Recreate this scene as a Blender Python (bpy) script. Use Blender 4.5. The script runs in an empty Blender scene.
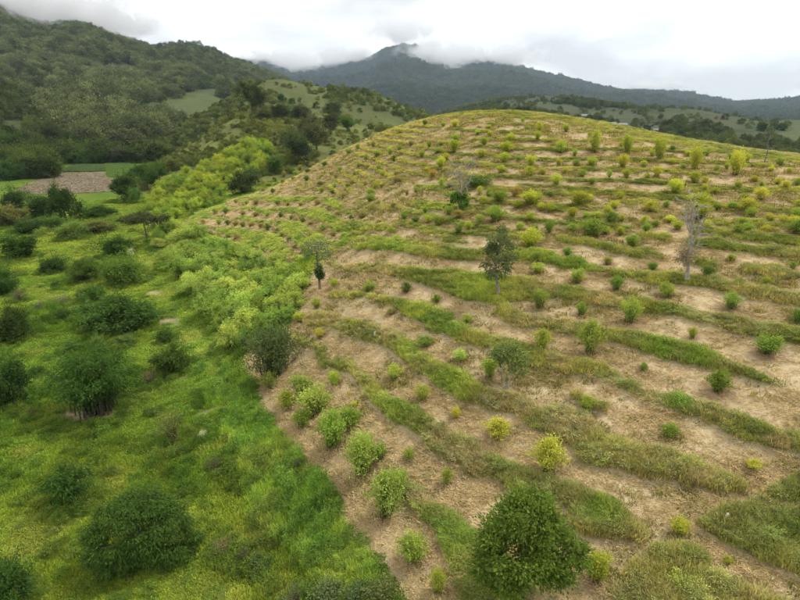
import bpy, math, random
import numpy as np
from math import radians as R

# ------------------------------------------------------------------ camera, sky, sun, exposure
sc = bpy.context.scene
col = sc.collection
F, PITCH = 565.0, R(19.0)            # focal length in photo pixels (800 wide), downward pitch
cam_d = bpy.data.cameras.new('camera'); cam = bpy.data.objects.new('camera', cam_d); col.objects.link(cam)
cam_d.sensor_width = 36.0; cam_d.lens = F / 800 * 36.0
cam_d.clip_start = 0.5; cam_d.clip_end = 40000
cam.location = (0, 0, 0); cam.rotation_euler = (math.pi / 2 - PITCH, 0, 0)
sc.camera = cam
SUN_EL, SUN_AZ = R(58), R(70)        # azimuth clockwise from the view direction (+y), so the sun is to the right
sun_d = bpy.data.lights.new('sun', 'SUN'); sun = bpy.data.objects.new('sun', sun_d); col.objects.link(sun)
sun_d.energy = 1.5; sun_d.angle = R(10); sun_d.color = (1.0, 0.955, 0.88)
sun.rotation_euler = (math.pi / 2 - SUN_EL, 0, -SUN_AZ + math.pi)
sun.rotation_euler = (R(90) - SUN_EL, 0, math.pi - SUN_AZ)
sc.view_settings.view_transform = 'Standard'; sc.view_settings.look = 'None'
sc.view_settings.gamma = 1.0; sc.view_settings.exposure = 0.8
sc.render.engine = 'CYCLES'
sc.cycles.use_denoising = True
sc.cycles.max_bounces = 8; sc.cycles.diffuse_bounces = 3; sc.cycles.glossy_bounces = 1
sc.cycles.use_adaptive_sampling = True; sc.cycles.adaptive_threshold = 0.03; sc.cycles.adaptive_min_samples = 16
sc.cycles.transmission_bounces = 3; sc.cycles.transparent_max_bounces = 8; sc.cycles.volume_bounces = 6
sc.cycles.volume_step_rate = 0.6; sc.cycles.volume_max_steps = 128
sc.render.use_persistent_data = False

world = bpy.data.worlds.new('World'); sc.world = world; world.use_nodes = True
nt = world.node_tree; nt.nodes.clear()
def NN(t, kind, **kw):
    n = t.nodes.new(kind)
    for k, v in kw.items():
        if k == 'inp':
            for a, b in v.items(): n.inputs[a].default_value = b
        else: setattr(n, k, v)
    return n
wout = NN(nt, 'ShaderNodeOutputWorld'); bg = NN(nt, 'ShaderNodeBackground')
sky = NN(nt, 'ShaderNodeTexSky', sky_type='NISHITA', sun_disc=False)
sky.sun_elevation = SUN_EL; sky.sun_rotation = SUN_AZ
tc = NN(nt, 'ShaderNodeTexCoord'); mp = NN(nt, 'ShaderNodeMapping'); mp.inputs['Scale'].default_value = (1.0, 1.0, 2.6)
nt.links.new(tc.outputs['Generated'], mp.inputs['Vector'])
n1 = NN(nt, 'ShaderNodeTexNoise', inp={'Scale': 3.4, 'Detail': 6.0, 'Roughness': 0.52, 'Distortion': 0.25})
mp.inputs['Location'].default_value = (1.35, 0.7, 0.35)
nt.links.new(mp.outputs['Vector'], n1.inputs['Vector'])
cr = NN(nt, 'ShaderNodeValToRGB'); e = cr.color_ramp.elements
e[0].position = 0.38; e[0].color = (0.51, 0.511, 0.518, 1)
e[1].position = 0.60; e[1].color = (0.86, 0.86, 0.86, 1)
x = cr.color_ramp.elements.new(0.50); x.color = (0.73, 0.729, 0.727, 1)
nt.links.new(n1.outputs['Fac'], cr.inputs['Fac'])
sk = NN(nt, 'ShaderNodeMix', data_type='RGBA', blend_type='MULTIPLY'); sk.inputs['Factor'].default_value = 1.0
nt.links.new(sky.outputs['Color'], sk.inputs['A']); sk.inputs['B'].default_value = (0.1, 0.1, 0.1, 1)
mx = NN(nt, 'ShaderNodeMix', data_type='RGBA'); mx.inputs['Factor'].default_value = 0.97
nt.links.new(sk.outputs['Result'], mx.inputs['A']); nt.links.new(cr.outputs['Color'], mx.inputs['B'])
nt.links.new(mx.outputs['Result'], bg.inputs['Color']); bg.inputs['Strength'].default_value = 1.0
nt.links.new(bg.outputs['Background'], wout.inputs['Surface'])

# ------------------------------------------------------------------ numeric helpers
rng = np.random.default_rng(7)
CP, SP = math.cos(PITCH), math.sin(PITCH)
def ray(px, py):
    u = (np.asarray(px, float) - 400) / F; v = (300 - np.asarray(py, float)) / F
    return np.stack([u, CP + v * SP, -SP + v * CP], -1)
def project(x, y, z):
    d = y * CP - z * SP; d = np.where(d < 0.5, 0.5, d)
    return 400 + F * x / d, 300 - F * (y * SP + z * CP) / d, d
def azel(px, py):
    d = ray(px, py); h = np.hypot(d[..., 0], d[..., 1])
    return np.arctan2(d[..., 0], d[..., 1]), d[..., 2] / h
def hash2(i, j, s=0):
    i = i.astype(np.int64); j = j.astype(np.int64)
    n = (i * 374761393 + j * 668265263 + s * 1442695041) & 0x7fffffff
    n = ((n ^ (n >> 13)) * 1274126177) & 0x7fffffff
    n = (n ^ (n >> 16)) & 0x7fffffff
    return n / 0x7fffffff
def vnoise(x, y, s=0):
    i = np.floor(x); j = np.floor(y); fx = x - i; fy = y - j
    fx = fx * fx * (3 - 2 * fx); fy = fy * fy * (3 - 2 * fy)
    a = hash2(i, j, s); b = hash2(i + 1, j, s); c = hash2(i, j + 1, s); d = hash2(i + 1, j + 1, s)
    return (a * (1 - fx) + b * fx) * (1 - fy) + (c * (1 - fx) + d * fx) * fy
def fbm(x, y, sc_, o=4, s=0):
    t = 0; amp = 0.5
    for k in range(o):
        t = t + amp * vnoise(x / sc_ + 17.3 * k, y / sc_ - 9.1 * k, s + k); sc_ *= 0.5; amp *= 0.5
    return t / (1 - 0.5 ** o)
def ridged(x, y, sc_, o=4, s=0):
    t = 0; amp = 0.5
    for k in range(o):
        t = t + amp * (1 - np.abs(2 * vnoise(x / sc_ + 5.7 * k, y / sc_ + 3.3 * k, s + k) - 1)); sc_ *= 0.5; amp *= 0.5
    return t / (1 - 0.5 ** o)
def sstep(a, b, x):
    t = np.clip((x - a) / (b - a), 0, 1); return t * t * (3 - 2 * t)

# ------------------------------------------------------------------ terrain height
VALLEY = -26.0
def pol(azd, r, z): return (r * math.sin(R(azd)), r * math.cos(R(azd)), z)
CT = []
for azd, prof in {
    10: [(16, -21.6), (22, -20.8), (29, -19.2), (40, -16.6), (55, -13.0), (75, -8.4), (95, -3.9), (115, -1.2), (135, -2.5), (170, -12), (210, -22)],
    22: [(16, -21.4), (24, -19.8), (33, -17.6), (46, -14.3), (62, -10.9), (80, -7.3), (96, -4.7), (105, -4.0), (130, -7), (170, -15), (210, -23)],
    33: [(16, -21.0), (25, -19.2), (36, -16.2), (50, -12.8), (66, -9.8), (80, -7.4), (91, -6.2), (120, -10), (160, -17), (210, -25)],
    42: [(16, -21.0), (25, -19.0), (36, -16.0), (52, -12.4), (66, -9.4), (82, -7.0), (110, -10), (160, -19), (210, -25)],
    56: [(20, -20.4), (35, -16.6), (60, -12), (85, -9.5), (130, -14), (210, -25)],
    75: [(20, -21), (50, -17), (90, -14), (210, -25)],
    3: [(16, -22.2), (26, -20.9), (38, -18.2), (50, -15.6), (64, -12.8), (85, -8.8), (105, -5.2), (124, -2.8), (145, -4.2), (180, -15), (215, -23)],
    -4: [(16, -22.9), (24, -22.1), (34, -20.6), (48, -17.6), (64, -15.6), (85, -13.4), (108, -10.8), (135, -8.6), (152, -9.6), (185, -18), (215, -24)],
    -9: [(16, -23.8), (26, -23.4), (36, -22.4), (48, -20.9), (64, -18.8), (85, -17.6), (108, -16.2), (135, -14.8), (155, -17), (190, -22)],
    -15: [(16, -25), (28, -25.1), (40, -24.6), (50, -23.6), (64, -22.6), (85, -22.0), (110, -21.4), (132, -20.9), (155, -22.5), (190, -24)],
    -20: [(16, -25.8), (40, -25.9), (65, -25.4), (90, -24.8), (115, -24.2), (140, -24.2), (180, -24.8)],
    -28: [(16, -26), (50, -26), (90, -26), (140, -25.8), (200, -25.4)],
    -42: [(16, -26), (50, -26.2), (90, -26), (140, -25.5), (200, -25)],
    -70: [(20, -26), (90, -25), (200, -24)],
    180: [(20, -24), (60, -24), (150, -24)], 130: [(30, -22), (100, -20), (200, -24)], -130: [(30, -26), (100, -25), (200, -24)],
}.items():
    for r_, z_ in prof: CT.append(pol(azd, r_, z_))
CT = np.array(CT)
def tps_phi(d2): return 0.5 * d2 * np.log(d2 + 1e-9)
_n = len(CT)
_S = 60.0
_X = CT[:, :2] / _S
_K = tps_phi(((_X[:, None] - _X[None]) ** 2).sum(-1)) + np.eye(_n) * 0.004
_P = np.c_[np.ones(_n), _X]
_A = np.block([[_K, _P], [_P.T, np.zeros((3, 3))]])
_W = np.linalg.solve(_A, np.r_[CT[:, 2], 0, 0, 0])
def near_h(x, y):
    sh = x.shape; X = np.stack([x.ravel(), y.ravel()], -1) / _S
    out = np.empty(len(X))
    for i in range(0, len(X), 60000):
        q = X[i:i + 60000]
        d2 = ((q[:, None, :] - _X[None]) ** 2).sum(-1)
        out[i:i + 60000] = tps_phi(d2) @ _W[:_n] + _W[_n] + q @ _W[_n + 1:]
    return out.reshape(sh)

def make_range(pts, foot, p=1.15, back=0.35):
    a = np.array(pts, float); az, te = azel(a[:, 0], a[:, 1])
    return dict(az=az, Z=a[:, 2] * te, D=a[:, 2], foot=foot, p=p, back=back)
RANGES = [
    # near spur with shrubs, behind the gully
    ('green_spur', make_range([(-100, 215, 230), (60, 205, 235), (105, 186, 235), (130, 177, 245), (160, 163, 252), (200, 139, 262), (235, 114, 275), (252, 107, 285), (275, 107, 295), (310, 112, 295), (345, 122, 290), (400, 130, 280), (470, 140, 260), (900, 190, 250)], 165, 1.0, 0.22)),
    ('pasture_hill', make_range([(-100, 190, 420), (100, 150, 420), (170, 130, 425), (215, 108, 430), (245, 90, 430), (265, 80, 430), (282, 79, 430), (300, 83, 430), (330, 88, 430), (370, 93, 430), (395, 102, 430), (412, 110, 430), (440, 122, 430), (900, 190, 420)], 295, 1.0, 0.2)),
    ('forest_mountain', make_range([(-250, -10, 1150), (-100, -5, 1150), (0, 8, 1150), (20, 20, 1150), (45, 28, 1150), (70, 26, 1160), (88, 27, 1180), (105, 34, 1200), (120, 40, 1200), (140, 47, 1220), (160, 50, 1240), (175, 47, 1260), (190, 46, 1270), (208, 51, 1270), (230, 60, 1270), (250, 68, 1250), (270, 76, 1200), (300, 92, 1150), (340, 110, 1100), (400, 130, 1000), (900, 150, 1000)], 330, 1.2, 0.4)),
    ('right_hills', make_range([(-100, 160, 900), (380, 130, 900), (430, 118, 950), (470, 106, 1000), (500, 99, 1050), (540, 95, 1050), (570, 97, 1000), (600, 103, 950), (640, 110, 900), (680, 109, 850), (705, 111, 820), (740, 117, 780), (770, 122, 740), (800, 133, 700), (850, 140, 680), (1000, 150, 650)], 225, 0.85, 0.2)),
    ('cloud_mountain', make_range([(-200, 40, 4600), (100, 50, 4600), (200, 58, 4500), (250, 64, 4500), (265, 63, 4500), (290, 73, 4500), (320, 70, 4500), (345, 66, 4450), (370, 60, 4450), (386, 51, 4400), (400, 47, 4400), (414, 48, 4400), (428, 54, 4400), (445, 62, 4350), (465, 63, 4300), (485, 61, 4300), (500, 65, 4250), (530, 72, 4200), (560, 79, 4100), (600, 90, 4000), (630, 97, 3900), (660, 106, 3700), (700, 116, 3500), (760, 126, 3300), (900, 140, 3000)], 1350, 1.3, 0.5)),
    ('right_mountain', make_range([(-100, 110, 5200), (560, 100, 5200), (620, 93, 5200), (640, 91, 5200), (665, 93, 5200), (690, 96, 5100), (700, 100, 5000), (715, 104, 4900), (735, 107, 4800), (770, 105, 4700), (800, 104, 4600), (850, 98, 4600), (1000, 95, 4600)], 1800, 1.3, 0.5)),
    ('left_spur', make_range([(-300, 40, 520), (-100, 62, 520), (-30, 80, 515), (10, 92, 510), (35, 104, 500), (60, 122, 490), (85, 140, 480), (110, 152, 470), (135, 162, 460), (170, 175, 450), (900, 200, 450)], 300, 1.05, 0.25)),
]
AMP = {'green_spur': 3.0, 'pasture_hill': 6.0, 'forest_mountain': 75, 'right_hills': 22, 'cloud_mountain': 150, 'right_mountain': 120, 'left_spur': 9}
NSC = {'green_spur': 35, 'pasture_hill': 60, 'forest_mountain': 430, 'right_hills': 190, 'cloud_mountain': 900, 'right_mountain': 900, 'left_spur': 90}
def height(x, y, want_class=False):
    r = np.hypot(x, y); az = np.arctan2(x, y)
    base = VALLEY + 0.012 * np.clip(r - 150, 0, 300) + 1.2 * (fbm(x, y, 90, 3, 40) - 0.5) * sstep(100, 260, r) - 45 * sstep(600, 1300, r)
    w = sstep(165, 225, r)
    near = near_h(np.clip(x, -260, 260), np.clip(y, -260, 260)) + 0.35 * (fbm(x, y, 9, 3, 50) - 0.5)
    h = near * (1 - w) + base * w
    cls = np.zeros(h.shape, int)
    for k, (nm, g) in enumerate(RANGES):
        Z = np.interp(az, g['az'], g['Z']); D = np.interp(az, g['az'], g['D'])
        t = np.clip((r - g['foot']) / (D - g['foot']), 0, 1)
        fr = base + (Z - base) * t ** g['p']
        n = ridged(x, y, NSC[nm], 4, 60 + 10 * k) - 0.62
        fr = fr + AMP[nm] * n * np.sin(np.pi * np.clip(t, 0, 1) ** 1.4) ** 0.7
        bk = Z - g['back'] * (r - D) + AMP[nm] * n * sstep(0, 0.3 * D, r - D)
        z = np.where(r < D, fr, np.maximum(bk, base - 5))
        z = np.where(r < g['foot'], -1e6, z)
        m = z > h
        h = np.where(m, z, h); cls = np.where(m, k + 1, cls)
    return (h, cls) if want_class else h

# ------------------------------------------------------------------ land cover masks, read off the photo, stored on a pixel canvas
X0, Y0, CW, CH = -150, 60, 1100, 700
GX, GY = np.meshgrid(np.arange(CW) + X0 + 0.5, np.arange(CH) + Y0 + 0.5)
WX = GX + 5 * (fbm(GX, GY, 14, 2, 3) - 0.5) * 1.6; WY = GY + 5 * (fbm(GX, GY, 14, 2, 5) - 0.5) * 1.3
def poly_mask(pts, soft=3.0):
    p = np.array(pts, float); inside = np.zeros(GX.shape, bool); dist = np.full(GX.shape, 1e9)
    for (xa, ya), (xb, yb) in zip(p, np.roll(p, -1, 0)):
        c = ((ya > WY) != (yb > WY)) & (WX < (xb - xa) * (WY - ya) / (yb - ya + 1e-9) + xa)
        inside ^= c
        t = np.clip(((WX - xa) * (xb - xa) + (WY - ya) * (yb - ya)) / ((xb - xa) ** 2 + (yb - ya) ** 2 + 1e-9), 0, 1)
        dist = np.minimum(dist, np.hypot(WX - xa - t * (xb - xa), WY - ya - t * (yb - ya)))
    return np.clip(0.5 + np.where(inside, dist, -dist) / soft, 0, 1)
def strip_mask(m, pts, soft=2.5, stretch=1.0):
    p = np.array(pts, float)
    for (xa, ya, wa), (xb, yb, wb) in zip(p[:-1], p[1:]):
        s = max(wa, wb) + 8
        i0, i1 = int(max(0, min(ya, yb) - s - Y0)), int(min(CH, max(ya, yb) + s - Y0))
        j0, j1 = int(max(0, min(xa, xb) - s - X0)), int(min(CW, max(xa, xb) + s - X0))
        if i1 <= i0 or j1 <= j0: continue
        qx, qy = WX[i0:i1, j0:j1], WY[i0:i1, j0:j1]
        t = np.clip(((qx - xa) * (xb - xa) + (qy - ya) * (yb - ya)) / ((xb - xa) ** 2 + (yb - ya) ** 2 + 1e-9), 0, 1)
        d = np.hypot(qx - xa - t * (xb - xa), qy - ya - t * (yb - ya))
        v = np.clip(0.5 + (0.5 * (wa + t * (wb - wa)) - d) / soft, 0, 1)
        m[i0:i1, j0:j1] = np.maximum(m[i0:i1, j0:j1], v)
    return m
def sample(m, px, py):
    j = np.clip(px - X0 - 0.5, 0, CW - 1.001); i = np.clip(py - Y0 - 0.5, 0, CH - 1.001)
    j0 = j.astype(int); i0 = i.astype(int); fj = j - j0; fi = i - i0
    return (m[i0, j0] * (1 - fj) + m[i0, j0 + 1] * fj) * (1 - fi) + (m[i0 + 1, j0] * (1 - fj) + m[i0 + 1, j0 + 1] * fj) * fi

STRIPS = [  # (x, y, thickness) in photo pixels
    [(328, 252, 8), (345, 247, 14), (372, 245, 16), (422, 250, 17), (477, 257, 13), (510, 257, 13), (545, 259, 12), (570, 264, 12), (590, 269, 11), (620, 277, 10), (650, 280, 12), (690, 283, 12), (720, 288, 12), (745, 293, 12), (775, 298, 14), (900, 318, 14)],
    [(332, 266, 8), (350, 270, 12), (380, 270, 14), (405, 275, 14), (440, 280, 22), (470, 288, 30), (500, 292, 34), (520, 290, 26), (545, 290, 16), (575, 296, 14), (600, 300, 12), (625, 305, 10), (650, 308, 12), (690, 315, 13), (715, 322, 17), (745, 330, 18), (770, 335, 16), (900, 350, 14)],
    [(335, 297, 6), (370, 298, 6), (385, 302, 8), (400, 308, 13), (425, 315, 22), (445, 326, 24), (465, 338, 17), (490, 345, 13), (510, 352, 22), (530, 358, 20), (560, 367, 17), (600, 372, 13), (625, 385, 13), (650, 397, 17), (680, 405, 19), (715, 418, 21), (745, 432, 24), (775, 440, 20), (900, 470, 14)],
    [(505, 312, 14), (517, 322, 14), (545, 325, 13), (570, 328, 15), (600, 335, 10), (637, 343, 17), (675, 352, 22), (700, 358, 20), (725, 368, 15), (760, 380, 10), (785, 386, 5)],
    [(300, 318, 5), (312, 320, 13), (335, 322, 17), (345, 327, 22), (375, 335, 21), (400, 345, 19), (412, 358, 18), (430, 372, 20), (455, 385, 27), (475, 397, 20), (495, 403, 21), (515, 407, 21), (532, 418, 24), (552, 425, 28), (572, 430, 38), (592, 452, 32), (640, 461, 29), (680, 472, 26), (705, 480, 22), (735, 486, 14)],
    [(292, 340, 6), (318, 350, 10), (327, 365, 7), (347, 368, 13), (360, 376, 13), (372, 390, 13), (382, 401, 16), (395, 412, 23), (415, 422, 22), (437, 440, 25), (462, 452, 29), (475, 466, 24), (500, 470, 20), (515, 482, 22), (560, 492, 16), (600, 515, 34), (625, 530, 22), (640, 540, 10)],
    [(405, 488, 8), (415, 497, 17), (430, 515, 15), (450, 530, 28), (465, 552, 44), (485, 580, 60), (500, 640, 60)],
    [(575, 495, 10), (590, 520, 40), (612, 528, 30)],
    [(575, 398, 8), (590, 405, 12), (605, 410, 8)],
    [(565, 242, 8), (595, 248, 9), (612, 251, 10), (640, 255, 10), (660, 257, 7)],
    [(570, 223, 7), (602, 228, 8), (627, 231, 5)], [(640, 238, 7), (664, 239, 7)],
    [(693, 230, 8), (717, 234, 11), (745, 237, 10), (775, 241, 10), (900, 258, 10)],
    [(693, 243, 9), (720, 247, 10), (750, 251, 10), (782, 255, 9), (900, 268, 9)],
    [(688, 262, 9), (718, 265, 7)], [(746, 269, 10), (772, 274, 13), (792, 279, 9), (900, 290, 9)],
    [(403, 226, 5), (430, 231, 6), (460, 235, 6), (490, 237, 6), (540, 238, 4)],
    [(418, 188, 6), (440, 189, 7), (470, 190, 6)], [(415, 205, 8), (445, 208, 9), (485, 210, 8)],
    [(360, 205, 12), (385, 210, 8)], [(338, 208, 14), (362, 212, 10)], [(340, 226, 14), (375, 230, 9), (395, 226, 6)], [(330, 236, 8), (365, 240, 8)],
    [(520, 187, 6), (560, 190, 6), (600, 192, 5), (650, 196, 6), (700, 193, 7), (760, 190, 7), (830, 195, 8)],
    [(555, 209, 7), (585, 209, 7)], [(622, 203, 7), (655, 204, 7)], [(700, 221, 6), (750, 224, 7), (830, 232, 8)], [(720, 206, 7), (780, 212, 7), (840, 218, 7)],
]
G_POLYS = [
    [(604, 720), (612, 596), (628, 574), (650, 557), (672, 550), (695, 553), (702, 575), (740, 590), (775, 604), (830, 640), (850, 720)],
    [(702, 527), (715, 516), (750, 506), (775, 492), (800, 478), (960, 430), (960, 640), (830, 592), (800, 579), (770, 566), (735, 546), (712, 534)],
]
TANROWS = [
    [(228, 204, 4), (258, 205, 4), (280, 206, 4), (318, 205, 4), (340, 214, 4), (352, 221, 4)],
    [(212, 214, 4), (244, 214, 4), (270, 217, 5), (292, 219, 5), (303, 222, 5), (322, 230, 6), (334, 237, 6), (352, 238, 5)],
    [(200, 223, 4), (228, 224, 5), (262, 227, 5), (277, 232, 5), (290, 242, 5), (297, 249, 6), (306, 254, 5)],
    [(203, 231, 3), (218, 236, 4), (240, 239, 5)], [(255, 252, 6), (268, 262, 9), (272, 268, 6)], [(290, 262, 5), (304, 270, 6)],
    [(252, 193, 5), (275, 193, 5), (300, 192, 5), (345, 196, 5)], [(265, 186, 4), (300, 182, 5), (345, 190, 5)], [(280, 178, 4), (310, 176, 5), (350, 182, 5)],
]
hill = poly_mask([(445, 720), (410, 603), (395, 580), (375, 550), (352, 530), (340, 503), (320, 480), (298, 456), (280, 430), (262, 396), (245, 362), (250, 352), (268, 340), (292, 325), (303, 302), (318, 270), (322, 252), (300, 262), (275, 262), (230, 252), (196, 240), (172, 226), (200, 212), (238, 196), (262, 178), (300, 163), (330, 148), (370, 130), (410, 112), (450, 60), (950, 60), (950, 760), (445, 760)], 3.0)
flank = poly_mask([(160, 250), (170, 222), (200, 210), (240, 193), (290, 188), (340, 196), (352, 215), (340, 240), (322, 268), (300, 290), (285, 300), (180, 265)], 8.0)
upleft = poly_mask([(255, 190), (262, 176), (300, 160), (335, 145), (370, 128), (415, 108), (440, 118), (425, 160), (400, 190), (345, 200), (290, 190)], 10.0)
gm = np.zeros(GX.shape)
for s_ in STRIPS: strip_mask(gm, [(a, b, w * 0.9) for a, b, w in s_], 3.5)
for p_ in G_POLYS: gm = np.maximum(gm, poly_mask(p_, 4.0))
tan_ = np.zeros(GX.shape)
for s_ in TANROWS: strip_mask(tan_, [(a, b, w * 1.55) for a, b, w in s_])
gm = np.maximum(gm * (1 - tan_ * flank), flank * 0.95 * (1 - tan_))
lane = np.zeros(GX.shape)
strip_mask(lane, [(138, 236, 5), (146, 262, 10), (165, 300, 22), (190, 345, 34), (215, 372, 42), (232, 400, 36), (250, 430, 40), (290, 500, 70), (330, 545, 60), (350, 575, 50)], 14.0)
dryp = np.zeros(GX.shape)
for s_ in [[(165, 322, 8), (178, 322, 8)], [(150, 292, 5), (160, 291, 5)], [(60, 413, 12), (84, 416, 14), (115, 414, 6)], [(150, 377, 5), (186, 376, 4)], [(70, 540, 8), (90, 530, 5)],
           [(195, 415, 4), (225, 405, 6)], [(105, 555, 5), (180, 562, 5)]]: strip_mask(dryp, s_, 6.0)
DRYZ = [  # dry, straw-coloured stretches of the grass strips: (x, y, radius)
    (575, 425, 34), (548, 405, 16), (440, 440, 16), (465, 458, 24), (478, 472, 16), (415, 497, 12), (350, 270, 16), (385, 272, 14), (312, 320, 16), (335, 322, 10), (500, 405, 22), (525, 410, 18), (530, 325, 22), (565, 328, 20),
    (620, 307, 16), (545, 290, 14), (600, 300, 16), (700, 478, 20), (660, 478, 18), (780, 447, 18), (500, 365, 10), (560, 366, 14), (425, 502, 10), (385, 335, 10)]
dryz = np.zeros(GX.shape)
for a, b, c in DRYZ: dryz = np.maximum(dryz, np.clip(1.3 - np.hypot(GX - a, (GY - b) * 1.3) / c, 0, 1))
BRTZ = [(420, 318, 26), (450, 328, 20), (455, 385, 26), (540, 258, 26), (575, 266, 20), (360, 245, 30), (395, 250, 24), (395, 412, 18), (385, 400, 14), (440, 208, 30), (480, 292, 30), (700, 358, 24), (660, 350, 22), (520, 262, 14), (410, 352, 16), (460, 545, 30), (600, 515, 24), (680, 405, 16)]
brtz = np.zeros(GX.shape)
for a, b, c in BRTZ: brtz = np.maximum(brtz, np.clip(1.3 - np.hypot(GX - a, (GY - b) * 1.3) / c, 0, 1))

for a, b, c in [(760, 535, 62), (690, 585, 46)]: brtz = np.maximum(brtz, 0.32 * np.clip(1.3 - np.hypot(GX - a, (GY - b) * 1.3) / c, 0, 1))
def cover(x, y, z, cls):
    """0 soil .. 1 grass on the hill, plus hill / lane / dry masks, at world points"""
    px, py, d = project(x, y, z); r = np.hypot(x, y)
    ok = (cls == 0) & (r < 175) & (y > 3)
    onc = ok & (px > X0 + 2) & (px < X0 + CW - 2) & (py > Y0 + 2) & (py < Y0 + CH - 2)
    hl = np.where(onc, sample(hill, px, py), (x > 0) * 1.0 * (r < 175) * (y > -40))
    hl = np.where(cls == 0, hl, 0) * (1 - sstep(140, 165, r))
    g = np.where(onc, sample(gm, px, py), 0.3)
    # upper slope: strips that follow the contours
    up = sstep(252, 236, py + 0.05 * (px - 520)) * (px > 395) + 0.0
    up = np.maximum(up * (1 - np.where(onc, sample(flank, px, py), 0)), np.where(onc, sample(upleft, px, py), 0))
    q = z / 0.92 + 0.7 * (fbm(x, y, 26, 3, 8) - 0.5) + 0.35 * (fbm(x, y, 5, 2, 81) - 0.5)
    fr = q - np.floor(q)
    st = sstep(0.34, 0.44, fr) * sstep(0.78, 0.68, fr)
    brk = fbm(x, y, 13, 3, 9)
    st = st * sstep(0.36, 0.48, brk + 0.08 * sstep(160, 125, py))
    g = np.maximum(g, up * st * 0.9)
    crest = ok * sstep(11, 3, py - np.interp(px, [330, 370, 410, 450, 500, 560, 620, 700, 760, 800, 900], [150, 132, 119, 113, 112, 116, 129, 146, 155, 160, 175])) * (px > 320)
    g = np.maximum(g, crest * 0.85)
    g = np.where(r > 135, np.maximum(g, 0.55), g)
    ln = np.where(onc, sample(lane, px, py), 0); dp = np.where(onc, sample(dryp, px, py), 0)
    dz = np.where(onc, sample(dryz, px, py), 0.2 * 0); bz = np.where(onc, sample(brtz, px, py), 0)
    ul = np.where(onc, sample(upleft, px, py), 0); fl = np.where(onc, sample(flank, px, py), 0)
    return dict(fl=fl, hill=hl, grass=np.clip(g, 0, 1), lane=ln, dry=dp, dz=dz, bz=bz, ul=ul, up=up, px=px, py=py, r=r)

# ------------------------------------------------------------------ materials
def mat(name):
    m = bpy.data.materials.new(name); m.use_nodes = True; m.node_tree.nodes.clear(); return m, m.node_tree
def mixc(t, fac, a, b, mode='MIX'):
    n = NN(t, 'ShaderNodeMix', data_type='RGBA', blend_type=mode)
    for sock, v in (('Factor', fac), ('A', a), ('B', b)):
        if hasattr(v, 'is_linked') or hasattr(v, 'links'): t.links.new(v, n.inputs[sock])
        elif sock == 'Factor': n.inputs[sock].default_value = v
        else: n.inputs[sock].default_value = (*v, 1) if len(v) == 3 else v
    return n.outputs['Result']
def noise(t, scale, detail=5.0, rough=0.55, vec=None, dist=0.0):
    n = NN(t, 'ShaderNodeTexNoise', inp={'Scale': scale, 'Detail': detail, 'Roughness': rough, 'Distortion': dist})
    if vec is not None: t.links.new(vec, n.inputs['Vector'])
    return n.outputs['Fac']
def ramp(t, fac, *stops):
    n = NN(t, 'ShaderNodeValToRGB'); el = n.color_ramp.elements
    while len(el) < len(stops): el.new(0.5)
    for e_, (p, c) in zip(el, stops):
        e_.position = p; e_.color = (c, c, c, 1) if not hasattr(c, '__len__') else (*c, 1)
    t.links.new(fac, n.inputs['Fac']); return n.outputs['Color']
def attr(t, name, kind='GEOMETRY', out='Fac'):
    n = NN(t, 'ShaderNodeAttribute', attribute_name=name, attribute_type=kind); return n.outputs[out]
def math_(t, op, a, b=None):
    n = NN(t, 'ShaderNodeMath', operation=op)
    for i, v in enumerate((a, b)):
        if v is None: continue
        if hasattr(v, 'links'): t.links.new(v, n.inputs[i])
        else: n.inputs[i].default_value = v
    return n.outputs[0]
def wpos(t): return NN(t, 'ShaderNodeNewGeometry').outputs['Position']
def finish(t, colr, rough=0.85, bump=None, spec=0.2, transl=0.0, tcol=None):
    b = NN(t, 'ShaderNodeBsdfPrincipled', inp={'Roughness': rough}); b.inputs['Specular IOR Level'].default_value = spec
    if hasattr(colr, 'links'): t.links.new(colr, b.inputs['Base Color'])
    else: b.inputs['Base Color'].default_value = (*colr, 1)
    if bump is not None:
        bn = NN(t, 'ShaderNodeBump', inp={'Strength': bump[1], 'Distance': bump[2]}); t.links.new(bump[0], bn.inputs['Height']); t.links.new(bn.outputs['Normal'], b.inputs['Normal'])
    o = NN(t, 'ShaderNodeOutputMaterial'); sh = b.outputs['BSDF']
    if transl:
        tr = NN(t, 'ShaderNodeBsdfTranslucent'); mxs = NN(t, 'ShaderNodeMixShader', inp={'Fac': transl})
        t.links.new(colr if tcol is None else tcol, tr.inputs['Color'])
        t.links.new(sh, mxs.inputs[1]); t.links.new(tr.outputs[0], mxs.inputs[2]); sh = mxs.outputs[0]
    t.links.new(sh, o.inputs['Surface'])

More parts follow.
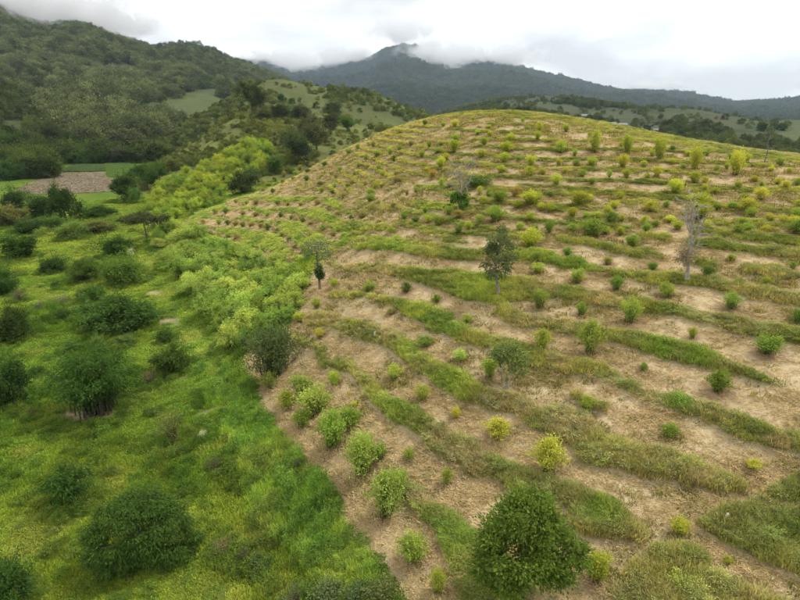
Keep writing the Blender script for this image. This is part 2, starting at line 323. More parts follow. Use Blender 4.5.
def terrain_material(near):
    m, t = mat('near_ground' if near else 'far_ground'); P = wpos(t)
    # grass
    nb = noise(t, 0.09, 3, 0.6, P); nm = noise(t, 0.7, 4, 0.65, P)
    gcol = mixc(t, ramp(t, nb, (0.35, 0.0), (0.65, 1.0)), (0.065, 0.135, 0.013), (0.13, 0.19, 0.02))
    gcol = mixc(t, ramp(t, nm, (0.4, 0.0), (0.7, 0.55)), gcol, (0.150, 0.150, 0.040))
    gcol = mixc(t, attr(t, 'lane'), gcol, mixc(t, ramp(t, nm, (0.35, 0.0), (0.65, 1.0)), (0.10, 0.172, 0.026), (0.165, 0.228, 0.04)))
    gcol = mixc(t, math_(t, 'MULTIPLY', attr(t, 'dry'), ramp(t, nm, (0.35, 0.35), (0.6, 1.0))), gcol, (0.38, 0.30, 0.18))
    # straw and soil on the planted hill
    s1 = noise(t, 0.35, 4, 0.62, P); s2 = noise(t, 3.2, 4, 0.7, P, 0.6); s3 = noise(t, 14.0, 3, 0.7, P, 1.2)
    scol = mixc(t, ramp(t, s1, (0.36, 0.0), (0.66, 1.0)), (0.46, 0.345, 0.205), (0.51, 0.405, 0.240))
    scol = mixc(t, ramp(t, s2, (0.40, 0.0), (0.62, 1.0)), scol, (0.58, 0.485, 0.31))
    scol = mixc(t, ramp(t, s3, (0.46, 0.0), (0.68, 0.75)), scol, (0.37, 0.26, 0.155))
    red = noise(t, 0.22, 3, 0.6, P, 0.4)
    scol = mixc(t, ramp(t, red, (0.58, 0.0), (0.70, 0.55)), scol, (0.46, 0.28, 0.17))
    wd = noise(t, 1.3, 3, 0.7, P)
    scol = mixc(t, ramp(t, wd, (0.54, 0.0), (0.68, 0.55)), scol, (0.27, 0.245, 0.09))
    scol = mixc(t, math_(t, 'MULTIPLY', attr(t, 'ring'), ramp(t, s2, (0.3, 0.45), (0.6, 1.0))), scol, (0.255, 0.165, 0.095))  # tilled circle and painted contact shade round each young bush
    upg = mixc(t, ramp(t, nm, (0.35, 0.0), (0.65, 1.0)), (0.20, 0.20, 0.05), (0.30, 0.25, 0.09))
    scol = mixc(t, math_(t, 'MULTIPLY', attr(t, 'upleft'), 0.6), scol, upg)
    hg = mixc(t, ramp(t, nm, (0.35, 0.0), (0.65, 1.0)), (0.10, 0.14, 0.03), (0.26, 0.24, 0.09))
    hcol = mixc(t, attr(t, 'grass'), scol, hg)
    c = mixc(t, attr(t, 'hill'), gcol, hcol)
    bm = math_(t, 'ADD', math_(t, 'MULTIPLY', s2, 0.6), math_(t, 'MULTIPLY', s3, 0.4))
    finish(t, c, 0.95, (bm, 0.4, 0.12), 0.05); return m
def hill_material(name, a, b, c, scale, patch=None):
    m, t = mat(name); P = wpos(t)
    n1 = noise(t, scale, 4, 0.6, P); n2 = noise(t, scale * 6, 4, 0.65, P); n3 = noise(t, scale * 40, 3, 0.6, P)
    cc = mixc(t, ramp(t, n1, (0.38, 0.0), (0.62, 1.0)), a, b)
    cc = mixc(t, ramp(t, n2, (0.45, 0.0), (0.68, 0.8)), cc, c)
    cc = mixc(t, ramp(t, n3, (0.4, 0.0), (0.7, 0.6)), cc, tuple(v * 0.55 for v in a))
    if patch: cc = mixc(t, attr(t, 'patch'), cc, mixc(t, ramp(t, n2, (0.35, 0.0), (0.65, 1.0)), patch[0], patch[1]))
    finish(t, cc, 0.95, (n2, 0.5, 1.0 / scale * 0.05), 0.1); return m

# ------------------------------------------------------------------ terrain sheet: polar grid, fine in front of the camera
azs = np.concatenate([np.arange(-180, -46, 2.0), np.arange(-46, 46.01, 0.11), np.arange(48, 180.1, 2.0)])
rs = np.concatenate([[2.0, 6.0], np.geomspace(9.0, 175, 340), np.geomspace(178, 600, 110), np.geomspace(606, 5900, 140)])
AZ, RG = np.meshgrid(np.radians(azs), rs, indexing='ij')
TX, TY = RG * np.sin(AZ), RG * np.cos(AZ)
TZ, TC = height(TX, TY, True)
RAW = TZ.copy()
# pixel -> first hit on the terrain sheet, starting rmin metres away
def hit(px, py, rmin=0.0):
    px = np.atleast_1d(np.asarray(px, float)); py = np.atleast_1d(np.asarray(py, float))
    d = ray(px, py); hyp = np.hypot(d[:, 0], d[:, 1]); ux, uy, te = d[:, 0] / hyp, d[:, 1] / hyp, d[:, 2] / hyp
    a = np.degrees(np.arctan2(ux, uy)); j = np.clip(np.searchsorted(azs, a) - 1, 0, len(azs) - 2); fa = ((a - azs[j]) / (azs[j + 1] - azs[j]))[:, None]
    H = RAW[j] * (1 - fa) + RAW[j + 1] * fa
    below = (H >= te[:, None] * rs[None]) & (rs[None] > rmin)
    k = np.argmax(below, 1); k = np.where(below.any(1), k, len(rs) - 1); k = np.maximum(k, 1); ii = np.arange(len(px))
    f0 = te * rs[k - 1] - H[ii, k - 1]; f1 = te * rs[k] - H[ii, k]
    t = np.clip(f0 / np.where(np.abs(f0 - f1) < 1e-9, 1, f0 - f1), 0, 1); r = rs[k - 1] + t * (rs[k] - rs[k - 1])
    return np.stack([ux * r, uy * r, H[ii, k - 1] + t * (H[ii, k] - H[ii, k - 1])], -1)
CV = cover(TX, TY, TZ, TC)
# grass berms stand a little proud of the mown soil, with a rough edge
TZ = TZ + (CV['hill'] * (0.22 * CV['grass'] + 0.10 * (fbm(TX, TY, 1.6, 3, 70) - 0.5)) + 0.16 * (1 - CV['hill']) * (fbm(TX, TY, 2.4, 3, 71) - 0.5)) * (RG < 175)
def tag(o, label=None, cat=None, group=None, kind=None):
    for k, v in (('label', label), ('category', cat), ('group', group), ('kind', kind)):
        if v: o[k] = v
    return o
def new_mesh(name, V, Fc, smooth=True, attrs=None):
    me = bpy.data.meshes.new(name); V = np.asarray(V, np.float32); Fc = np.asarray(Fc, np.int32)
    k = Fc.shape[1]
    me.vertices.add(len(V)); me.vertices.foreach_set('co', V.ravel())
    me.loops.add(Fc.size); me.loops.foreach_set('vertex_index', Fc.ravel())
    me.polygons.add(len(Fc)); me.polygons.foreach_set('loop_start', np.arange(0, Fc.size, k, dtype=np.int32))
    if smooth: me.polygons.foreach_set('use_smooth', np.ones(len(Fc), bool))
    for a, v in (attrs or {}).items():
        at = me.attributes.new(a, 'FLOAT', 'POINT'); at.data.foreach_set('value', np.asarray(v, np.float32).ravel())
    me.update(); return me
def link(name, me, parent=None, m=None):
    o = bpy.data.objects.new(name, me); col.objects.link(o)
    if parent is not None: o.parent = parent
    if m is not None: me.materials.append(m)
    return o
NA, NR = AZ.shape
idx = np.arange(NA * NR).reshape(NA, NR)
quads = np.stack([idx[:-1, :-1], idx[1:, :-1], idx[1:, 1:], idx[:-1, 1:]], -1).reshape(-1, 4)[:, ::-1]
vc = TC.ravel(); vhill = (CV['hill'].ravel() > 0.5) & (vc == 0)
fcl = vc[quads].max(1); fhill = (vhill[quads].sum(1) >= 2) & (fcl == 0)
_, ppy, _ = project(TX, TY, TZ); ppx = CV['px']
# open pasture patches on the farther hills
def blobs(lst):
    m = np.zeros(TX.shape)
    for a, b, rx, ry in lst: m = np.maximum(m, np.clip(1.6 - 1.3 * np.hypot((ppx - a) / rx, (ppy - b) / ry) + 0.9 * (fbm(TX, TY, 60, 3, 33) - 0.5), 0, 1))
    return m
patch = blobs([(48, 84, 40, 8), (45, 97, 22, 6), (85, 80, 20, 5), (175, 100, 30, 5), (200, 118, 30, 9), (150, 112, 16, 4), (95, 112, 14, 4), (120, 70, 26, 4), (205, 84, 24, 4), (230, 96, 20, 8)]) * (TC == 3) + \
    blobs([(530, 103, 30, 6), (600, 117, 40, 7), (690, 117, 40, 7), (640, 128, 30, 6), (745, 122, 30, 6), (770, 140, 40, 8), (560, 110, 20, 5)]) * (TC == 4)
mats_t = {
    'ground': terrain_material(True), 'plantation_hill': None,
    'green_spur': hill_material('spur_grass', (0.105, 0.120, 0.035), (0.165, 0.190, 0.040), (0.155, 0.135, 0.06), 0.05),
    'pasture_hill': hill_material('pasture_grass', (0.085, 0.105, 0.032), (0.125, 0.150, 0.040), (0.115, 0.105, 0.05), 0.03),
    'forest_mountain': hill_material('forest_floor', (0.060, 0.080, 0.034), (0.100, 0.120, 0.045), (0.085, 0.095, 0.045), 0.012, ((0.075, 0.092, 0.032), (0.105, 0.13, 0.036))),
    'right_hills': hill_material('hill_meadow', (0.042, 0.060, 0.026), (0.070, 0.084, 0.034), (0.062, 0.064, 0.036), 0.010, ((0.048, 0.072, 0.026), (0.085, 0.078, 0.040))),
    'cloud_mountain': hill_material('cloud_forest', (0.022, 0.032, 0.018), (0.034, 0.044, 0.022), (0.028, 0.036, 0.020), 0.004),
    'left_spur': hill_material('spur_floor', (0.050, 0.064, 0.028), (0.085, 0.105, 0.034), (0.07, 0.08, 0.036), 0.03),
    'right_mountain': hill_material('far_forest', (0.020, 0.028, 0.018), (0.030, 0.038, 0.022), (0.026, 0.034, 0.020), 0.004),
}
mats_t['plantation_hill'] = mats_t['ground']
allV = np.stack([TX, TY, TZ], -1).reshape(-1, 3)
def submesh(name, sel):
    q = quads[sel]; u, inv = np.unique(q, return_inverse=True)
    me = new_mesh(name, allV[u], inv.reshape(-1, 4), True, dict(grass=CV['grass'].ravel()[u], hill=CV['hill'].ravel()[u], lane=CV['lane'].ravel()[u], dry=CV['dry'].ravel()[u], upleft=CV['ul'].ravel()[u], patch=patch.ravel()[u]))
    o = link(name, me, None, mats_t[name]); tag(o, kind='structure'); return o
LABEL_T = {'left_spur': 'wooded spur descending from the left edge behind the brown field', 'ground': 'green grassy valley floor left of the planted hill', 'plantation_hill': 'straw-brown hill planted in contour rows filling the centre and right',
           'green_spur': 'green shrubby spur behind the gully left of the planted hill', 'pasture_hill': 'terraced green pasture hill behind the spur',
           'forest_mountain': 'dark forested mountain rising at the left', 'right_hills': 'green meadow hills beyond the crest at the right',
           'cloud_mountain': 'far bluish mountain with its peak in cloud', 'right_mountain': 'farthest dark ridge at the right horizon'}
for nm in mats_t:
    if nm == 'ground': sel = (fcl == 0) & ~fhill
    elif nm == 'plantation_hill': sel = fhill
    else: sel = fcl == 1 + [g[0] for g in RANGES].index(nm)
    if sel.any(): tag(submesh(nm, sel), LABEL_T[nm])
#END_TERRAIN
def surf(x, y):
    x = np.asarray(x, float); y = np.asarray(y, float)
    z, c = height(x, y, True); cv = cover(x, y, z, c); r = np.hypot(x, y)
    z = z + (cv['hill'] * (0.22 * cv['grass'] + 0.10 * (fbm(x, y, 1.6, 3, 70) - 0.5)) + 0.16 * (1 - cv['hill']) * (fbm(x, y, 2.4, 3, 71) - 0.5)) * (r < 175)
    return z, c, cv

# ------------------------------------------------------------------ foliage materials
def leaf_material(name, from_instancer):
    m, t = mat(name)
    c = attr(t, 'tcol', 'INSTANCER', 'Color') if from_instancer else NN(t, 'ShaderNodeObjectInfo').outputs['Color']
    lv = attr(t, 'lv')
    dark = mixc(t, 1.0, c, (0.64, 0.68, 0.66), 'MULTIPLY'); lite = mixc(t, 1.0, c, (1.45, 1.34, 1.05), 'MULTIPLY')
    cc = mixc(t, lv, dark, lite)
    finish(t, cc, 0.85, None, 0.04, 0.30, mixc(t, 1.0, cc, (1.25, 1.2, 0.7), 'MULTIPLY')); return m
LEAF, LEAFI = leaf_material('leaf', False), leaf_material('scattered_leaf', True)
def bark_material():
    m, t = mat('bark'); c = NN(t, 'ShaderNodeObjectInfo').outputs['Color']; P = wpos(t)
    n = noise(t, 5.0, 4, 0.7, P)
    finish(t, mixc(t, ramp(t, n, (0.35, 0.0), (0.7, 1.0)), mixc(t, 1.0, c, (0.5, 0.5, 0.5), 'MULTIPLY'), c), 0.9, (n, 0.5, 0.02), 0.1); return m
BARK = bark_material()

# ------------------------------------------------------------------ plant meshes
def unit(v): return v / (np.linalg.norm(v, axis=-1, keepdims=True) + 1e-9)
def leaves(name, P, D, L, W, g, lv=None, m=None, fold=0.25):
    n = len(P); D = unit(D); S = unit(np.cross(D, unit(g.normal(size=(n, 3)))))
    Nn = np.cross(S, D); L = np.broadcast_to(L, n)[:, None]; W = np.broadcast_to(W, n)[:, None]
    a = P; b = P + D * L * 0.5 + S * W * 0.5 + Nn * W * fold; c = P + D * L; d = P + D * L * 0.5 - S * W * 0.5 + Nn * W * fold
    V = np.stack([a, b, c, d], 1).reshape(-1, 3); i = np.arange(n)[:, None] * 4
    if lv is None: lv = g.random(n)
    Fc = np.concatenate([i + [0, 1, 2], i + [0, 2, 3]])
    me = new_mesh(name, V, Fc, False, dict(lv=np.repeat(lv, 4)))
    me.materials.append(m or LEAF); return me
def tubes(name, paths, m=None, sides=5):
    V, Fc, off = [], [], 0
    for pts, rad in paths:
        pts = np.asarray(pts, float); k = len(pts); rad = np.broadcast_to(rad, k)
        T = unit(np.gradient(pts, axis=0)); U = unit(np.cross(T, [0.31, 0.87, 0.13])); B = np.cross(T, U)
        an = np.arange(sides) / sides * 2 * np.pi
        ring = pts[:, None] + (U[:, None] * np.cos(an)[None, :, None] + B[:, None] * np.sin(an)[None, :, None]) * rad[:, None, None]
        V.append(ring.reshape(-1, 3))
        a = np.arange(k - 1)[:, None] * sides; j = np.arange(sides)[None]; j2 = (j + 1) % sides
        Fc.append(np.stack([a + j, a + j2, a + sides + j2, a + sides + j], -1).reshape(-1, 4) + off); off += k * sides
    me = new_mesh(name, np.concatenate(V), np.concatenate(Fc), True); me.materials.append(m or BARK); return me
def clump_crown(g, n_clump, n_leaf, leaf, cz=0.55, rz=0.45, rx=0.5, flat=0.0, spread=0.16, droop=0.3, lobes=6, aspect=0.45, m=None, hollow=0.55, low=-0.55, subs=0):
    """unit crown (width 1, height 1): leaf clumps through an uneven ellipsoid"""
    d = unit(g.normal(size=(n_clump, 3))); d[:, 2] = np.where(d[:, 2] < low, -d[:, 2] * 0.6, d[:, 2]); d = unit(d)
    ld = unit(g.normal(size=(lobes, 3))); la = g.uniform(-0.34, 0.26, lobes)
    bump = 1 + (np.clip((d @ ld.T - 0.55) / 0.45, 0, 1) * la).sum(1)
    rad = (hollow + (1 - hollow) * g.random(n_clump) ** 0.6) * bump
    C = d * rad[:, None] * [rx, rx, rz] * 0.92 + [0, 0, cz]
    if subs:
        a_ = g.uniform(0, 6.28, subs); q_ = g.uniform(0.12, 0.30, subs); sr = g.uniform(0.13, 0.30, subs); sr[0] = 0.31; q_[0] = 0.08
        scn = np.stack([np.cos(a_) * q_ * rx * 2, np.sin(a_) * q_ * rx * 2, cz - rz + 2 * rz * g.uniform(0.22, 0.74, subs)], -1); scn[0, 2] = cz
        pick = g.choice(subs, n_clump, p=sr ** 2 / (sr ** 2).sum())
        C = scn[pick] + d * (rad * sr[pick])[:, None] * [rx * 2, rx * 2, rz * 2.0]
    k = g.integers(0, n_clump, n_leaf)
    cs = spread * g.uniform(0.55, 1.2, n_clump)
    off = g.normal(size=(n_leaf, 3)) * [1, 1, 0.75]; off = unit(off) * (np.abs(g.normal(size=(n_leaf, 1))) * 0.55 + 0.25)
    P = C[k] + off * cs[k][:, None]
    P[:, 2] = np.maximum(P[:, 2], 0.01)
    D = off * 0.8 + d[k] * 0.5 + g.normal(size=(n_leaf, 3)) * 0.5 + [0, 0, -droop]
    cl = g.random(n_clump)
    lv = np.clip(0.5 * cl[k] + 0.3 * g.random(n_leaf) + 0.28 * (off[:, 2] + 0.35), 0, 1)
    return leaves('crown', P, D, leaf * g.uniform(0.6, 1.3, n_leaf), leaf * aspect * g.uniform(0.7, 1.2, n_leaf), g, lv, m)
def fountain(g, n_stem, n_leaf, leaf, arch=0.75, t0=0.2, spread=0.05, droop=0.4, aspect=0.28, lean=1.0, m=None, up=0.0, base=0.05, stem_r=0.008):
    """unit plant: arching stems from the base with leaves along them"""
    az = g.uniform(0, 2 * np.pi, n_stem); ln = g.uniform(0.15, 1.0, n_stem) ** 0.7 * 0.5 * lean; hh = (1.08 - 0.55 * (ln / 0.5) ** 2) * g.uniform(0.75, 1.0, n_stem)
    b0 = g.normal(size=(n_stem, 2)) * base
    def path(k, t):
        x = b0[k, 0] + np.cos(az[k]) * ln[k] * t ** 1.6; y = b0[k, 1] + np.sin(az[k]) * ln[k] * t ** 1.6
        z = hh[k] * (t * (1 + arch) - arch * t * t)
        return np.stack([x, y, z], -1)
    k = g.integers(0, n_stem, n_leaf); t = t0 + (1 - t0) * g.random(n_leaf) ** 0.75
    P = path(k, t); tan = unit(path(k, np.minimum(t + 0.03, 1.03)) - P)
    P = P + g.normal(size=(n_leaf, 3)) * spread * (0.5 + 0.7 * t)[:, None]
    P[:, 2] = np.maximum(P[:, 2], 0.01)
    D = tan * 0.6 + g.normal(size=(n_leaf, 3)) * 0.6 + [0, 0, up - droop]
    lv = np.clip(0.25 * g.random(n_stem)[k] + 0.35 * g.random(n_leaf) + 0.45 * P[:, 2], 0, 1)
    fo = leaves('foliage', P, D, leaf * g.uniform(0.6, 1.3, n_leaf), leaf * aspect, g, lv, m)
    st = tubes('stems', [(path(np.full(6, i), np.linspace(0, 0.92, 6)), np.linspace(stem_r, stem_r * 0.3, 6)) for i in range(n_stem)], None, 3)
    return fo, st
def trunk_mesh(g, top=0.6, r=0.03, n_limb=5, spread=0.3, bend=0.04, start=0.45, bole=1, twigs=0, twig_len=0.12, lift=0.5):
    paths = []; ends = []
    for b in range(bole):
        k = 8; t = np.linspace(0, 1, k); dx = np.cumsum(g.normal(size=k)) * bend * 0.5; dy = np.cumsum(g.normal(size=k)) * bend * 0.5; dx[0] = dy[0] = 0
        sx = 0 if bole == 1 else (b - 0.5) * 0.05
        main = np.stack([sx + dx * t + (0 if bole == 1 else (b - 0.5) * 0.12 * t), dy * t, top * t - 0.02], -1)
        paths.append((main, r * (1 - 0.72 * t) * (1 + 0.5 * np.exp(-t * 14)))); ends.append(main[-1])
        for i in range(n_limb):
            s = start + (0.97 - start) * (i + g.random()) / n_limb
            p0 = np.array([np.interp(s, t, main[:, q]) for q in range(3)]); a = g.uniform(0, 2 * np.pi); L = spread * g.uniform(0.6, 1.1) * (1.15 - 0.5 * s)
            u = np.linspace(0, 1, 5); q = p0 + np.stack([np.cos(a) * L * u, np.sin(a) * L * u, L * lift * (u + 0.5 * u * u) + g.normal(size=5) * 0.008], -1)
            paths.append((q, r * (0.45 - 0.2 * s) * (1 - 0.75 * u))); ends.append(q[-1]); ends.append(q[3])
            for _ in range(twigs):
                v = g.uniform(0.3, 1.0); p1 = p0 + (q[-1] - p0) * v; dd = unit(g.normal(size=3) * [0.8, 0.8, 0.5] + [np.cos(a) * .5, np.sin(a) * .5, 0.55]) * twig_len * g.uniform(0.5, 1.2)
                tw = np.stack([p1, p1 + dd * 0.5 + g.normal(size=3) * 0.01, p1 + dd]); paths.append((tw, np.array([r * 0.20, r * 0.15, r * 0.08])))
                for _ in range(2):
                    d3 = unit(dd + g.normal(size=3) * twig_len * 0.7) * twig_len * 0.6; paths.append((np.stack([tw[1], tw[1] + d3 * 0.6, tw[1] + d3]), np.array([r * 0.14, r * 0.10, r * 0.06])))
    return paths, np.array(ends)

LEAFGAIN = 1.7
def emp(name, loc, rz=0.0, sx=1.0, sz=1.0):
    o = bpy.data.objects.new(name, None); col.objects.link(o); o.empty_display_size = 0.2
    o.location = [float(v) for v in loc]; o.rotation_euler = (0, 0, float(rz)); o.scale = (float(sx), float(sx), float(sz)); return o
def part(name, me, parent, color, lab=None):
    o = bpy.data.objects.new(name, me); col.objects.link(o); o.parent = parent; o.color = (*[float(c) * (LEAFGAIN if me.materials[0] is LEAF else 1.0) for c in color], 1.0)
    if lab: o['label'] = lab
    return o
G = lambda s: np.random.default_rng(s)
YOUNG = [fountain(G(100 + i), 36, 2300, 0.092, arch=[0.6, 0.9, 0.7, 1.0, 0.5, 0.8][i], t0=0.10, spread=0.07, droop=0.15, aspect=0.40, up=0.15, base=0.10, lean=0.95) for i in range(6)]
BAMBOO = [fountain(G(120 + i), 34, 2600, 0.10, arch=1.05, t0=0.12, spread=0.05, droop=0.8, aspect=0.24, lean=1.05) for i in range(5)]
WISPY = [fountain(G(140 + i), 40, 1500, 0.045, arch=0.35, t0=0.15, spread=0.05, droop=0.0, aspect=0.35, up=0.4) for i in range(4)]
def ROUNDT(i, n=10000, leaf=0.05, **k):
    g = G(160 + i); a = dict(cz=0.40, rz=0.52, spread=0.14, lobes=12, droop=0.25, low=-0.85, hollow=0.6, aspect=0.55, subs=8); a.update(k)
    cr_ = clump_crown(g, 80, n, leaf, **a); p, _ = trunk_mesh(g, 0.5, 0.03, 5, 0.28, start=0.25); return cr_, tubes('trunk', p)
ROUND = [ROUNDT(i) for i in range(6)]
BUSH = [ROUNDT(20 + i, 1700, 0.085, spread=0.2) for i in range(4)]
TREE = [(lambda g: (clump_crown(g, 60, 6000, 0.06, cz=0.55, rz=0.43, spread=0.12, lobes=10, hollow=0.55, low=-0.8, subs=6), tubes('trunk', trunk_mesh(g, 0.7, 0.028, 7, 0.3, start=0.3)[0])))(G(180 + i)) for i in range(5)]
SHOOT = [fountain(G(200 + i), 22, 1100, 0.055, arch=0.3, t0=0.5, spread=0.045, droop=0.1, aspect=0.4, up=0.3, base=0.12)[0] for i in range(4)]
def col_var(c, g, v=0.12):
    b = 1 + g.normal() * v; return (c[0] * b * (1 + g.normal() * 0.06), c[1] * b, c[2] * b * (1 + g.normal() * 0.08))
BARKC, PALEB = (0.16, 0.12, 0.09), (0.46, 0.43, 0.38)
gp = G(5)
def plant(name, px, by, wpx, hpx, kind, color, label, cat, group=None, trunk_color=BARKC, src=None, pos=None, names=('crown', 'trunk')):
    p = hit(px, by, 200 if 'field' in name else 0)[0] if pos is None else np.asarray(pos, float)
    z, c_, cv = surf(p[:1], p[1:2]); z = float(z[0])
    _, _, d = project(p[0], p[1], p[2]); w = wpx * d / F * ((1.05 if by < 205 else 1.2) if kind == 'Y' else 1.06); h = hpx * d / F * ((1.0 if by < 205 else 1.1) if kind == 'Y' else 1.04)
    lib = {'Y': YOUNG, 'B': BAMBOO, 'S': WISPY, 'R': ROUND, 'b': BUSH, 'T': TREE}[kind] if src is None else [src]
    a, b = lib[gp.integers(0, len(lib))]
    o = emp(name, (p[0], p[1], z - 0.03), gp.uniform(0, 6.28), w, h)
    nm = ('foliage', 'stems') if kind in 'YBS' and src is None else names
    cc_ = col_var(color, gp); part(nm[0], a, o, cc_); part(nm[1], b, o, trunk_color)
    if kind in 'RT' and src is None and wpx > 12:
        q_ = part('shoots', SHOOT[gp.integers(0, 4)], o, tuple(v * 1.15 for v in cc_)); q_.scale = (0.95, 0.95, gp.uniform(1.05, 1.22)); q_.location = (gp.uniform(-0.15, 0.15), gp.uniform(-0.15, 0.15), 0)
    tag(o, label, cat, group); o['_px'] = (float(px), float(by) - hpx / 2, float(wpx)); return o

# ------------------------------------------------------------------ single trees on the planted hill
def custom_tree(name, px, by, wpx, hpx, label, color, bark, seed, crown_kw=None, trunk_kw=None, leaf_at_ends=None, extra=None, cat='tree'):
    g = G(seed); paths, ends = trunk_mesh(g, **(trunk_kw or {})); tr = tubes('trunk', paths, None, 7)
    p = hit(px, by)[0]; z = float(surf(p[:1], p[1:2])[0][0]); d = project(*p)[2]; h = hpx * d / F; w = wpx * d / F
    o = emp(name, (p[0], p[1], z - 0.05), 0, h, h)
    part('trunk', tr, o, bark)
    if crown_kw: part('crown', clump_crown(g, **crown_kw), o, color)
    if leaf_at_ends:
        n, leaf, spread = leaf_at_ends; k = g.integers(0, len(ends), n); off = g.normal(size=(n, 3)) * spread
        part('crown', leaves('crown', ends[k] + off, off + g.normal(size=(n, 3)) * spread, leaf * g.uniform(.6, 1.3, n), leaf * .45, g, np.clip(0.3 * g.random(len(ends))[k] + .4 * g.random(n) + off[:, 2] / spread * .15 + .15, 0, 1)), o, color)
    if extra:
        for nm, me, c in extra(g): part(nm, me, o, c)
    tag(o, label, cat); o['_px'] = (float(px), float(by) - hpx / 2, float(wpx)); return o
LAND = {}
LAND['the big round tree'] = custom_tree('broadleaf_tree', 521, 612, 116, 142, 'big round dark green broadleaf tree at the bottom edge', (0.085, 0.130, 0.026), BARKC, 311,
    dict(n_clump=190, n_leaf=30000, leaf=0.027, cz=0.53, rz=0.45, rx=0.40, spread=0.075, lobes=26, droop=0.1, aspect=0.55, hollow=0.62, low=-0.9), dict(top=0.6, r=0.03, n_limb=9, spread=0.35, start=0.2))
LAND['the grey-green tree'] = custom_tree('pale_trunk_tree', 498, 298, 36, 68, 'grey-green tree with slim pale trunk at mid slope, its crown upright and open', (0.088, 0.112, 0.055), (0.36, 0.31, 0.27), 302,
    dict(n_clump=44, n_leaf=3000, leaf=0.042, cz=0.62, rz=0.38, rx=0.27, spread=0.075, lobes=12, hollow=0.35, low=-0.9), dict(top=0.82, r=0.024, n_limb=9, spread=0.24, start=0.35, bend=0.05))
LAND['the twin-trunk tree'] = custom_tree('pale_trunk_tree', 506, 389, 48, 56, 'small leafy tree with two thin white trunks at mid slope', (0.115, 0.150, 0.055), (0.55, 0.50, 0.46), 303,
    dict(n_clump=46, n_leaf=3000, leaf=0.055, cz=0.62, rz=0.34, rx=0.42, spread=0.11, lobes=9, hollow=0.3), dict(top=0.7, r=0.02, n_limb=6, spread=0.32, start=0.4, bole=2))
LAND['the vine-wrapped tree'] = custom_tree('thin_tree', 320, 289, 30, 52, 'thin dark tree with vine-wrapped trunk at the left edge of the rows', (0.125, 0.145, 0.085), (0.24, 0.21, 0.17), 304,
    dict(n_clump=20, n_leaf=800, leaf=0.045, cz=0.78, rz=0.22, rx=0.30, spread=0.10, lobes=7, hollow=0.3), dict(top=0.85, r=0.026, n_limb=8, spread=0.28, start=0.55, twigs=4),
    extra=lambda g: [('vine', clump_crown(g, 14, 900, 0.05, cz=0.30, rz=0.22, rx=0.055, spread=0.04, lobes=3, hollow=0.1), (0.055, 0.085, 0.03))])
LAND['the leafless upslope tree'] = custom_tree('bare_tree', 459, 211, 26, 48, 'small leafless tree with a vine at its foot on the upper slope', (0.05, 0.09, 0.02), (0.48, 0.43, 0.37), 305,
    None, dict(top=0.8, r=0.03, n_limb=9, spread=0.36, start=0.3, twigs=5, twig_len=0.2, lift=0.9),
    extra=lambda g: [('vine', clump_crown(g, 14, 900, 0.06, cz=0.2, rz=0.2, rx=0.16, spread=0.08, lobes=3, hollow=0.1), (0.05, 0.11, 0.02))])
LAND['the bare grey tree'] = custom_tree('bare_tree', 686, 284, 30, 78, 'tall bare grey tree with white trunk on the right slope', (0.13, 0.115, 0.10), (0.50, 0.45, 0.39), 306,
    None, dict(top=0.93, r=0.024, n_limb=14, spread=0.17, start=0.25, bend=0.05, twigs=4, twig_len=0.13, lift=1.7),
    extra=lambda g: [('dead_leaves', (lambda me: (me.transform(__import__('mathutils').Matrix.Translation((-0.11, 0, 0)).to_4x4()), me)[1])(clump_crown(g, 14, 420, 0.04, cz=0.32, rz=0.17, rx=0.13, spread=0.06, lobes=3, hollow=0.1)), (0.19, 0.16, 0.125))])
LAND['the dead snag'] = custom_tree('dead_snag', 764, 164, 8, 30, 'thin dead snag standing on the crest at the far right', (0.1, 0.1, 0.1), (0.30, 0.28, 0.25), 307,
    None, dict(top=0.95, r=0.022, n_limb=4, spread=0.16, start=0.45, bend=0.05, twigs=2, twig_len=0.1, lift=1.0))

